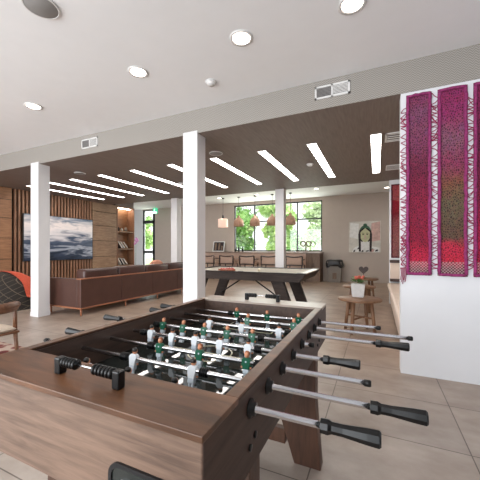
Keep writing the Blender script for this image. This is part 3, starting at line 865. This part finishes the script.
# bin with black bag
bn = thing('trash_can', 'grey trash can with an overhanging black bag by the back wall', 'trash can', (-1.385, 11.2, 0))
MB().prism([(-1.60, 0), (-1.17, 0), (-1.13, .74), (-1.64, .74)], 'Y', 11.02, 11.4, bev=.012).build('bin_body', M['bin'], bn)
MB().box(-1.44, 11.008, .12, -1.30, 11.022, .34, bev=.003).build('front_plate', M['cabinet'], bn)
t = bmesh.new(); ringz = []
for j, (z, s) in enumerate(((.54, 1.12), (.58, 1.2), (.66, 1.17), (.74, 1.12), (.795, 1.06), (.80, .9), (.70, .8))):
    ring = []
    for k in range(28):
        a = 2 * PI * k / 28
        ex = .25 * abs(math.cos(a)) ** .5 * (1 if math.cos(a) > 0 else -1); ey = .19 * abs(math.sin(a)) ** .5 * (1 if math.sin(a) > 0 else -1)
        wob = 1 + (.05 * math.sin(5 * a + j) + .03 * math.sin(11 * a)) * (1 if j < 4 else .3)
        ring.append(t.verts.new((-1.385 + ex * s * wob, 11.21 + ey * s * wob, z + (.05 * math.sin(3 * a) + .03 * math.sin(7 * a) if j == 0 else 0))))
    ringz.append(ring)
for a, c in zip(ringz, ringz[1:]):
    for k in range(28): t.faces.new((a[k], a[(k + 1) % 28], c[(k + 1) % 28], c[k]))
t.faces.new(ringz[-1])
mb = MB(); mb._add(t, 0, True); mb.build('bin_bag', M['bag'], bn)

# portrait canvas
cx0, cx1, cz0, cz1 = -.92, .13, 1.07, 2.18
cy = WY - .045
cm = (cx0 + cx1) / 2 + .02
b = MB().box(cx0, cy, cz0, cx1, WY - .002, cz1, 0, bev=.004)
def flat(poly, m, lift): b.quads([[(x, cy - lift, z) for x, z in poly]], m)
def ell(x, z, rx, rz, a0=0, a1=360, n=24): return [(x + rx * math.cos(R(a0 + (a1 - a0) * k / n)), z + rz * math.sin(R(a0 + (a1 - a0) * k / n))) for k in range(n)]
flat([(cx0 + .02, 1.62), (cx0 + .30, 1.55), (cx0 + .34, 2.1), (cx0 + .05, 2.14)], 5, .001)
flat([(cx1 - .34, 1.45), (cx1 - .02, 1.5), (cx1 - .02, 2.16), (cx1 - .3, 2.1)], 4, .001)
flat([(cx0 + .10, 1.08), (cx1 - .04, 1.08), (cx1 - .05, 1.24), (cx0 + .72, 1.30), (cx0 + .3, 1.30), (cx0 + .16, 1.22)], 5, .0015)
for x, z, w, h in ((.14, 1.08, .10, .09), (.27, 1.16, .12, .10), (.42, 1.08, .07, .08), (.55, 1.09, .12, .06), (.72, 1.08, .09, .14), (.86, 1.10, .10, .08)):
    flat([(cx0 + x, z), (cx0 + x + w, z + .02), (cx0 + x + w * .9, z + h), (cx0 + x + w * .3, z + h * .8)], 3, .0019)
flat([(cx0 + .20, 1.09), (cx0 + .32, 1.09), (cx0 + .36, 1.2), (cx0 + .22, 1.16)], 5, .002)
flat([(cx1 - .36, 1.09), (cx1 - .24, 1.09), (cx1 - .2, 1.18), (cx1 - .34, 1.2)], 4, .002)
flat(ell(cm, 1.72, .215, .32), 3, .0025)          # hair
flat(ell(cm, 1.76, .205, .27, 20, 160), 2, .003)  # green head dress
flat(ell(cm, 2.04, .065, .06), 2, .003)
flat(ell(cm, 1.69, .165, .25), 1, .0035)          # face
flat([(cm - .16, 1.79), (cm - .02, 1.92), (cm + .0, 1.94), (cm - .09, 1.93), (cm - .155, 1.86)], 3, .004)
flat([(cm + .16, 1.79), (cm + .155, 1.86), (cm + .09, 1.93), (cm + .0, 1.94), (cm + .02, 1.92)], 3, .004)
flat([(cm - .12, 1.28), (cm + .12, 1.28), (cm + .14, 1.42), (cm + .05, 1.48), (cm - .05, 1.48), (cm - .14, 1.42)], 5, .0034)
for s in (-1, 1):
    flat([(cm + s * .15, 1.74), (cm + s * .225, 1.74), (cm + s * .21, 1.10), (cm + s * .14, 1.10)][::s], 3, .0045)
    flat(ell(cm + s * .065, 1.71, .035, .014), 3, .0045)
    flat([(cm + s * .03, 1.745), (cm + s * .11, 1.75), (cm + s * .11, 1.765), (cm + s * .03, 1.76)], 3, .0045)
flat([(cm - .012, 1.70), (cm + .012, 1.70), (cm + .028, 1.615), (cm - .028, 1.615)], 4, .0045)
flat(ell(cm, 1.565, .05, .016), 4, .0045)
tag(b.build('portrait_canvas', [M['canvas'], M['pface'], M['pgreen'], M['pdark'], M['ppink'], M['pwhite']]), 'square painted portrait of a braided figure with green headdress on the back wall', 'painting')

# pendants over the bar
def pendant(x, kind, label):
    y = 10.2
    o = thing('pendant_lamp', label, 'pendant lamp', (x, y, 2.03), 0, 'pendant lamps over the bar')
    MB().lathe([(0, BACK - .03), (.05, BACK - .03), (.05, BACK - .002), (0, BACK - .002)], (x, y, 0), 16).build('ceiling_cup', M['metaldark'], o)
    MB().tube((x, y, 2.45), (x, y, BACK - .02), .006, n=6).build('cord', M['matblack'], o)
    if kind == 'glow':
        MB().lathe([(.03, 2.52), (.035, 2.38), (.0, 2.38)], (x, y, 0), 12).build('socket', M['metaldark'], o)
        MB().lathe([(.04, 2.38), (.17, 2.36), (.19, 2.33), (.20, 2.05), (.185, 2.03), (.17, 2.05), (.16, 2.3), (.04, 2.34)], (x, y, 0), 20).build('lamp_shade', M['shadepale'], o)
    else:
        MB().lathe([(.03, 2.46), (.06, 2.38), (.13, 2.33), (.185, 2.24), (.195, 2.05), (.185, 2.05), (.17, 2.22), (.12, 2.3), (.03, 2.36)], (x, y, 0), 24).build('lamp_shade', M['shadewood'], o)
pendant(-5.44, 'glow', 'pale glowing pendant lamp, leftmost over the bar')
pendant(-4.765, 'w', 'wooden bell pendant lamp, second from the left over the bar')
pendant(-4.10, 'w', 'wooden bell pendant lamp, third from the left over the bar')
pendant(-3.43, 'w', 'wooden bell pendant lamp just left of the window column')
pendant(-2.76, 'w', 'wooden bell pendant lamp just right of the window column')

# ---------------------------------------------------------------- side tables, planter, heart, banquette
def side_table(x, y, rz, label):
    o = thing('side_table', label, 'side table', (x, y, 0), 0, 'round wooden side tables along the banquette')
    MB().lathe([(0, .455), (.28, .455), (.298, .462), (.30, .475), (.295, .488), (0, .49)], (x, y, 0), 36).build('tabletop', M['oak'], o)
    for k in range(4):
        a = rz + PI / 4 + k * PI / 2
        MB().tube((x + .225 * math.cos(a), y + .225 * math.sin(a), 0), (x + .17 * math.cos(a), y + .17 * math.sin(a), .46), .022, .028, 10).build('leg', M['oakleg'], o)
    b = MB()
    for k in range(2):
        a = rz + PI / 4 + k * PI / 2; c, s = .20 * math.cos(a), .20 * math.sin(a)
        b.tube((x - c, y - s, .20 + .02 * k), (x + c, y + s, .20 + .02 * k), .012, n=8)
    b.build('cross_brace', M['oakleg'], o)
side_table(-.225, 4.62, .35, 'nearest round wooden side table, holding the planter')
side_table(-.31, 6.15, .2, 'middle round wooden side table behind the planter')
side_table(-.256, 7.75, .3, 'farthest round wooden side table, holding the heart ornament')
pp = thing('flower_planter', 'pale square concrete planter with red flowers on the nearest side table', 'planter', (-.255, 4.74, .49))
MB().prism([(-.33, .49), (-.175, .49), (-.155, .68), (-.35, .68)], 'Y', 4.655, 4.825, bev=.006).build('pot', M['pot'], pp)
b = MB()
for k in range(60):
    a = random.random() * 2 * PI; r_ = random.random() * .10
    c = Vector((-.253 + r_ * math.cos(a), 4.74 + r_ * math.sin(a), .69 + random.random() * .06))
    d = Vector((math.cos(a) * .05, math.sin(a) * .05, .03)); s = Vector((-math.sin(a) * .018, math.cos(a) * .018, 0))
    b.quads([[c - s * .3, c + d * .5 - s, c + d, c + d * .5 + s]])
b.build('leaves', M['leafg'], pp)
b = MB()
for k in range(16):
    a = random.random() * 2 * PI; r_ = .07 * random.random()
    b.ball((-.245 + r_ * math.cos(a), 4.74 + r_ * math.sin(a), .755 + random.random() * .035), (.024, .024, .018), 0, 8)
b.build('blossom', M['redflower'], pp)
ht = thing('heart_ornament', 'small dark heart ornament on a stand on the farthest side table', 'ornament', (-.29, 7.75, .49))
hp = []
for k in range(40):
    t_ = 2 * PI * k / 40
    hp.append((-.29 + .0068 * 16 * math.sin(t_) ** 3, .69 + .0068 * (13 * math.cos(t_) - 5 * math.cos(2 * t_) - 2 * math.cos(3 * t_) - math.cos(4 * t_))))
MB().prism(hp, 'Y', 7.735, 7.765).build('heart', M['stoolwood'], ht)
MB().box(-.34, 7.71, .49, -.24, 7.79, .505, bev=.003).tube((-.29, 7.75, .5), (-.29, 7.75, .6), .006, n=8).build('stand', M['metaldark'], ht)

bq = thing('banquette_bench', 'long cream upholstered banquette bench behind the white partition', 'bench', (.7, 5.3, 0))
MB().box(.26, 3.42, .06, 1.18, 7.24, .36, bev=.01).build('base', M['cream'], bq)
MB().box(.215, 3.42, .36, 1.0, 7.24, .46, bev=.03, seg=3, smooth=True).build('seat_cushion', M['cream'], bq)
MB().box(1.0, 3.42, .36, 1.19, 7.24, .95, bev=.03, seg=3, smooth=True).build('backrest', M['cream'], bq)
MB().box(.262, 7.12, .55, 1.0, 7.245, .90, bev=.02, seg=3, smooth=True).build('end_backrest', M['cream'], bq)
MB().box(.255, 7.11, .90, 1.19, 7.247, .96, bev=.004).box(.258, 7.10, .50, 1.0, 7.246, .56, bev=.004).build('trim', M['darktrim'], bq)
MB().box(.30, 3.42, 0, 1.18, 7.24, .06).build('plinth', M['darktrim'], bq)

# ---------------------------------------------------------------- textiles
def textile(x0, x1, y, z0, z1, stops, label, bm_, seedv, laced=True, bw=.028):
    rnd = random.Random(seedv)
    o = thing('woven_textile', label, 'wall textile', ((x0 + x1) / 2, y, z0), 0, 'pink woven textiles on the white partition')
    # slightly wavy cloth
    n, k = 8, 40; t = bmesh.new(); g = []
    for j in range(k + 1):
        z = z0 + (z1 - z0) * j / k
        g.append([t.verts.new((x0 + (x1 - x0) * i / n, y - .008 - .003 * math.sin(i * 2.1 + j * .8), z)) for i in range(n + 1)])
    for j in range(k):
        for i in range(n): t.faces.new((g[j][i], g[j][i + 1], g[j + 1][i + 1], g[j + 1][i]))
    mb = MB(); mb._add(t, 0, True); mb.build('woven_panel', textile_mat('textile_weave_%d' % seedv, stops, z1 - z0), o)
    b = MB(); yy = y - .014
    def edge(p, q, cnt):
        pts = [Vector(p).lerp(Vector(q), i / cnt) + Vector((rnd.uniform(-.004, .004), 0, rnd.uniform(-.004, .004))) for i in range(cnt + 1)]
        b.path(pts, bw / 2, 6)
    w = bw / 2
    edge((x0 + w, yy, z0 + w), (x0 + w, yy, z1 - w), 40); edge((x1 - w, yy, z0 + w), (x1 - w, yy, z1 - w), 40)
    edge((x0 + w, yy, z0 + w), (x1 - w, yy, z0 + w), 6); edge((x0 + w, yy, z1 - w), (x1 - w, yy, z1 - w), 6)
    b.build('binding', bm_, o)
    return o, rnd
H0, H1 = .95, 2.665
S1 = [(0, (60, 14, 30)), (.07, (120, 20, 44)), (.11, (206, 36, 74)), (.17, (198, 30, 70)), (.22, (150, 20, 56)), (.45, (146, 24, 66)), (.60, (120, 28, 64)), (.75, (138, 66, 102)), (.9, (142, 78, 112)), (1, (150, 54, 100))]
S2 = [(0, (70, 20, 34)), (.08, (110, 26, 44)), (.12, (214, 40, 72)), (.20, (206, 44, 76)), (.24, (104, 78, 62)), (.42, (112, 96, 74)), (.52, (140, 86, 66)), (.62, (150, 60, 96)), (.74, (146, 92, 116)), (.86, (160, 52, 108)), (1, (156, 44, 102))]
S3 = [(0, (80, 14, 36)), (.1, (200, 30, 70)), (.25, (190, 24, 80)), (.5, (130, 20, 62)), (.7, (120, 26, 70)), (.85, (140, 30, 84)), (1, (150, 34, 92))]
xs = [(.255, .462), (.508, .735), (.775, .99), (1.035, 1.25)]
TL = ['leftmost pink woven textile, burgundy with a mauve top', 'second woven textile with an olive middle and hot pink top', 'third woven textile in deep magenta at the photo edge', 'fourth woven textile']
prev = .206
for i, ((x0, x1), st_) in enumerate(zip(xs[:3], (S1, S2, S3))):
    o, rnd = textile(x0, x1, 3.25, H0, H1, st_, TL[i], M['border'], i + 1)
    # loose yarn lacing between this cloth and whatever is on its left
    b = MB(); z = H0 + .06; side = 0
    g0, g1 = prev + .002, x0 + .012
    def P3(side, zz): return Vector(((g0 if side == 0 else g1) + rnd.uniform(-.004, .004), 3.25 - .007 - .005 * rnd.random(), zz))
    cur = P3(0, z)
    while z < H1 - .12:
        z += rnd.uniform(.0, .055); side = 1 - side
        nx = P3(side, z); mid = cur.lerp(nx, .5) + Vector((rnd.uniform(-.008, .008), 0, rnd.uniform(-.012, .012)))
        b.path([cur, mid, nx], .0036, 5); cur = nx
        if rnd.random() < .35:
            q = P3(1 - side, z + rnd.uniform(-.12, .12)); b.path([nx, nx.lerp(q, .5) + Vector((0, 0, -.012)), q], .0032, 5)
    if i == 0:
        for k in range(5):
            xx = .21 + .01 * k; b.path([(xx, 3.243, 1.02), (xx + .006, 3.24, .95), (xx - .004, 3.243, .90 - .02 * (k % 3))], .003, 5)
    b.build('lacing_yarn', M['magenta'], o)
    prev = x1 - .012
SF = [(0, (150, 96, 96)), (.3, (168, 104, 100)), (.55, (160, 80, 84)), (.6, (140, 20, 40)), (.78, (170, 24, 48)), (.8, (186, 90, 92)), (1, (196, 84, 90))]
o, rnd = textile(.285, .75, 7.25, 1.0, 2.60, SF, 'dark red bordered textile on the far partition wall', M['maroon'], 9)
o['group'] = 'textiles on the far partition wall'
# ---------------------------------------------------------------- ceiling fittings
def downlight(x, y, z, label, r=.075, power=0):
    o = thing('recessed_downlight', label, 'ceiling light', (x, y, z - .01), 0, 'round recessed ceiling lights')
    MB().lathe([(r, 0), (r * 1.32, -.001), (r * 1.35, -.006), (r * 1.05, -.009), (r, -.004)], (x, y, z), 28).build('trim_ring', M['vent'], o)
    MB().lathe([(0, -.002), (r, -.002), (r, -.005), (0, -.005)], (x, y, z), 24).build('diffuser', M['lamp'], o)
    if power:
        l = bpy.data.lights.new('downlight_lamp', 'SPOT'); l.energy = power; l.spot_size = R(120); l.spot_blend = .8; l.shadow_soft_size = .08; l.color = (1, .96, .91)
        lo = bpy.data.objects.new('downlight_lamp', l); C.objects.link(lo); lo.parent = o; lo.location = (0, 0, -.03)
downlight(-3.93, 2.30, CEIL, 'leftmost round downlight in the front white ceiling', power=16)
downlight(-2.204, 2.30, CEIL, 'second round downlight from the left in the front ceiling', power=16)
downlight(-1.05, 2.30, CEIL, 'round downlight above the middle of the foosball table', power=16)
downlight(-.165, 2.32, CEIL, 'rightmost round downlight at the top edge of the photo', power=16)
downlight(-5.55, 10.1, BACK, 'round downlight in the back ceiling above the glowing pendant', .07, 14)
downlight(-3.95, 10.0, BACK, 'round downlight in the back ceiling above the left window', .07, 14)
downlight(-1.80, 9.85, BACK, 'round downlight in the back ceiling near the right window', .07, 14)
downlight(.29, 10.6, BACK, 'round downlight in the back ceiling by the red textile', .07, 14)

def disc(name, x, y, z, r, m, label, cat):
    o = thing(name, label, cat, (x, y, z - .02))
    MB().lathe([(0, 0), (r, 0), (r * 1.02, -.006), (r * .96, -.012), (0, -.012)], (x, y, z), 32).build('grille', m, o)
    MB().torus((x, y, z - .008), r * 1.0, .006, 'Z', 32, 6).build('rim', M['vent'], o)
disc('ceiling_speaker', -2.256, 1.372, CEIL, .115, M['grey'], 'round grey ceiling speaker at the top left of the photo', 'ceiling speaker')
disc('ceiling_speaker', -2.28, 4.04, SOF, .10, M['grey'], 'round ceiling speaker in the brown ceiling right of the near column', 'ceiling speaker')
disc('ceiling_speaker', -5.32, 3.98, SOF, .10, M['grey'], 'round ceiling speaker in the brown ceiling beside the left column', 'ceiling speaker')
def detector(x, y, z, label):
    o = thing('smoke_detector', label, 'smoke detector', (x, y, z - .04))
    MB().lathe([(0, 0), (.06, 0), (.06, -.012), (0, -.012)], (x, y, z), 24).build('base', M['vent'], o)
    MB().lathe([(0, -.012), (.048, -.012), (.042, -.034), (0, -.038)], (x, y, z), 24).build('cap', M['vent'], o)
detector(-1.622, 2.766, CEIL, 'small white smoke detector on the front white ceiling')
detector(-1.07, 5.26, SOF, 'small white smoke detector on the brown ceiling between strips')
detector(-4.05, 5.55, SOF, 'small white smoke detector on the brown ceiling left of the near column')

# linear lights
LX = [-7.49, -6.69, -5.95, -5.09, -4.22, -3.33, -2.45, -1.60, -.845, -.01]
for i, x in enumerate(LX):
    y0, y1, w = 4.25, 6.40, .062
    l = 'linear ceiling light strip, %s from the left in the brown ceiling' % ORD[i] if 0 < i < 9 else ('leftmost linear ceiling light strip, over the television' if i == 0 else 'rightmost linear ceiling light strip, nearest the pink textiles')
    o = thing('linear_light', l, 'ceiling light', (x, (y0 + y1) / 2, SOF - .01), 0, 'linear light strips in the brown ceiling')
    MB().box(x - w, y0, SOF - .004, x + w, y1, SOF - .001).build('diffuser', M['strip'], o)
    f = .008
    MB().box(x - w - f, y0 - f, SOF - .008, x - w, y1 + f, SOF).box(x + w, y0 - f, SOF - .008, x + w + f, y1 + f, SOF).box(x - w, y0 - f, SOF - .008, x + w, y0, SOF).box(x - w, y1, SOF - .008, x + w, y1 + f, SOF).build('frame', M['vent'], o)

# vents
def wall_vent(x0, x1, z0, z1, label):
    o = thing('air_vent', label, 'air vent', ((x0 + x1) / 2, BY - .005, z0), 0, 'air vents in the bulkhead')
    f = .018; y = BY
    b = MB()
    b.box(x0, y - .012, z0, x1, y, z0 + f).box(x0, y - .012, z1 - f, x1, y, z1).box(x0, y - .012, z0, x0 + f, y, z1).box(x1 - f, y - .012, z0, x1, y, z1)
    xm = (x0 + x1) / 2; b.box(xm - .008, y - .012, z0, xm + .008, y, z1)
    b.build('frame', M['vent'], o)
    MB().box(x0 + f, y - .003, z0 + f, x1 - f, y - .0005, z1 - f).build('backing', M['ventdark'], o)
    for a, c in ((x0 + f, xm - .008), (xm + .008, x1 - f)):
        b = MB(); n = 7
        for k in range(n):
            z = z0 + f + (z1 - z0 - 2 * f) * (k + .5) / n
            b.prism([(y - .011, z - .006), (y - .009, z - .008), (y - .003, z + .002), (y - .005, z + .004)], 'X', a, c)
        b.build('louvre', M['vent'] if a > xm else M['grey'], o)
wall_vent(-.605, -.25, 2.80, 2.935, 'white air vent in the bulkhead near the textiles')
wall_vent(-4.28, -3.92, 2.79, 2.935, 'white air vent in the bulkhead between the columns')
def ceil_vent(x0, x1, y0, y1, label):
    o = thing('ceiling_vent', label, 'air vent', ((x0 + x1) / 2, (y0 + y1) / 2, SOF - .012), 0, 'air vents in the brown ceiling')
    f = .02
    MB().box(x0, y0, SOF - .01, x1, y0 + f, SOF).box(x0, y1 - f, SOF - .01, x1, y1, SOF).box(x0, y0, SOF - .01, x0 + f, y1, SOF).box(x1 - f, y0, SOF - .01, x1, y1, SOF).build('frame', M['vent'], o)
    b = MB(); n = 4
    for k in range(n):
        y = y0 + f + (y1 - y0 - 2 * f) * (k + .5) / n
        b.box(x0 + f, y - .012, SOF - .008, x1 - f, y + .012, SOF - .003)
    b.build('louvre', M['vent'], o)
    MB().box(x0 + f, y0 + f, SOF - .003, x1 - f, y1 - f, SOF - .001).build('backing', M['ventdark'], o)
ceil_vent(.10, .55, 4.28, 4.62, 'nearer white vent in the brown ceiling beside the textiles')
ceil_vent(.15, .60, 5.92, 6.28, 'farther white vent in the brown ceiling beside the textiles')

# exit sign hanging before the door
es = thing('exit_sign', 'small green illuminated exit sign by the glass door', 'sign', (-8.72, 10.9, 2.78))
EX = -9.40
es.location = (EX, 10.9, 2.85)
MB().box(EX - .12, 10.88, 2.84, EX + .12, 10.94, 3.10, bev=.004).tube((EX, 10.91, 3.10), (EX, 10.91, BACK), .012, n=8).build('housing', M['exit'], es)
b = MB()  # walking figure and doorway
b.box(EX - .11, 10.876, 2.85, EX + .11, 10.8795, 2.93)
b.ball((EX - .02, 10.878, 3.06), (.015, .002, .015), 0, 10)
for p, q in (((-.025, 3.04), (-.03, 2.99)), ((-.03, 2.99), (0, 2.94)), ((-.03, 2.99), (-.065, 2.95)), ((-.025, 3.03), (.015, 3.01)), ((-.025, 3.03), (-.07, 3.015))):
    b.tube((EX + p[0], 10.878, p[1]), (EX + q[0], 10.878, q[1]), .007, n=6)
b.build('pictogram', M['exitw'], es)

# ---------------------------------------------------------------- outside: lawn and trees
tag(MB().box(-30, 11.75, -.2, 16, 48, -.12).build('lawn', M['lawn']), 'pale green lawn outside the windows', 'lawn', kind='stuff')
def tree(x, y, h, rx, rz, leaf, label, n=3000, seedv=1, s0=.15):
    rnd = random.Random(seedv)
    o = thing('garden_tree', label, 'tree', (x, y, -.12), 0, 'trees outside the windows')
    MB().path([(x, y, -.12), (x + .1, y, h * .35), (x - .05, y + .1, h * .7), (x, y, h)], [.16, .12, .08, .03], 8).build('trunk', M['bark'], o)
    b = MB(); qs = []
    cl = [(Vector((x, y, h)) + Vector((rnd.uniform(-1, 1) * rx * .7, rnd.uniform(-1, 1) * rx * .7, rnd.uniform(-.8, .8) * rz)), rnd.uniform(.35, .6)) for _ in range(14)]
    for k in range(n):
        c, rr = cl[k % len(cl)]
        d = Vector((rnd.gauss(0, 1), rnd.gauss(0, 1), rnd.gauss(0, 1))).normalized() * (rr * rx * rnd.random() ** .35)
        p = c + d
        p.z = max(p.z, .25)
        u = Vector((rnd.gauss(0, 1), rnd.gauss(0, 1), rnd.gauss(0, 1))).normalized(); w = u.cross(Vector((rnd.gauss(0, 1), rnd.gauss(0, 1), rnd.gauss(0, 1)))).normalized()
        s = s0 * rnd.uniform(.6, 1.3)
        qs.append([p - u * s, p - w * s * .5, p + u * s, p + w * s * .5])
    b.quads(qs); b.build('crown', leaf, o)
tree(-8.9, 18.4, 2.5, 1.25, 1.4, M['leaf2'], 'bushy mid green tree low behind the left window', seedv=2)
tree(-5.4, 17.0, 2.6, 1.1, 1.7, M['leaf1'], 'bright green tree left of the window column', seedv=3)
tree(-2.6, 16.6, 2.3, 1.1, 1.5, M['leaf3'], 'pale sunlit tree right of the window column', seedv=4)
tree(-7.6, 23.5, 4.8, 1.5, 1.5, M['leaf3'], 'pale tall tree rising behind the left window', seedv=6)
tree(-2.4, 23.4, 3.4, 1.6, 1.8, M['leaf3'], 'pale green tall tree behind the right window', seedv=5)
tree(-11.2, 22.5, 2.9, 1.6, 1.7, M['leaf2'], 'mid green tree at the left window edge', seedv=11)
tree(-5.9, 20.6, 2.0, 1.1, 1.4, M['leaf2'], 'low green tree behind the bright tree in the left window', seedv=12)
tree(-17.0, 18.0, 2.6, 1.4, 1.2, M['leaf1'], 'bright green tree seen through the exit door', seedv=8)

# ---------------------------------------------------------------- light
w = bpy.data.worlds.new('World'); scn.world = w; w.use_nodes = True
bg = w.node_tree.nodes['Background']; bg.inputs['Color'].default_value = (.93, .97, 1, 1); bg.inputs['Strength'].default_value = 1.25
def area(name, loc, rot, sx, sy, e, col):
    l = bpy.data.lights.new(name, 'AREA'); l.shape = 'RECTANGLE'; l.size = sx; l.size_y = sy; l.energy = e; l.color = col
    o = bpy.data.objects.new(name, l); C.objects.link(o); o.location = loc; o.rotation_euler = rot
    return o
sl = bpy.data.lights.new('sun', 'SUN'); sl.energy = 3.2; sl.angle = R(2); sl.color = (1, .97, .9)
sun = bpy.data.objects.new('sun', sl); C.objects.link(sun); sun.rotation_euler = (R(8), R(42), 0)
area('daylight_front', (-4.4, -2.85, 1.6), (R(90), 0, 0), 7.6, 2.6, 235, (.92, .96, 1))
area('daylight_back', (-3.7, WY + .3, 2.1), (R(-90), 0, 0), 3.6, 1.9, 70, (.95, 1, .97))
area('daylight_door', (-10.4, WY + .3, 1.6), (R(-90), 0, 0), .8, 2.8, 20, (.95, 1, .97))

# ---------------------------------------------------------------- camera
cam = bpy.data.cameras.new('Camera'); co = bpy.data.objects.new('Camera', cam); C.objects.link(co)
co.location = (0, 0, 1.2); co.rotation_euler = (R(90), 0, R(24.79))
cam.sensor_width = 36; cam.lens = 296.14 / 480 * 36; cam.shift_y = 8.77 / 480; cam.clip_start = .02
scn.camera = co
scn.view_settings.view_transform = 'Standard'
scn.view_settings.look = 'None'
scn.view_settings.exposure = .63
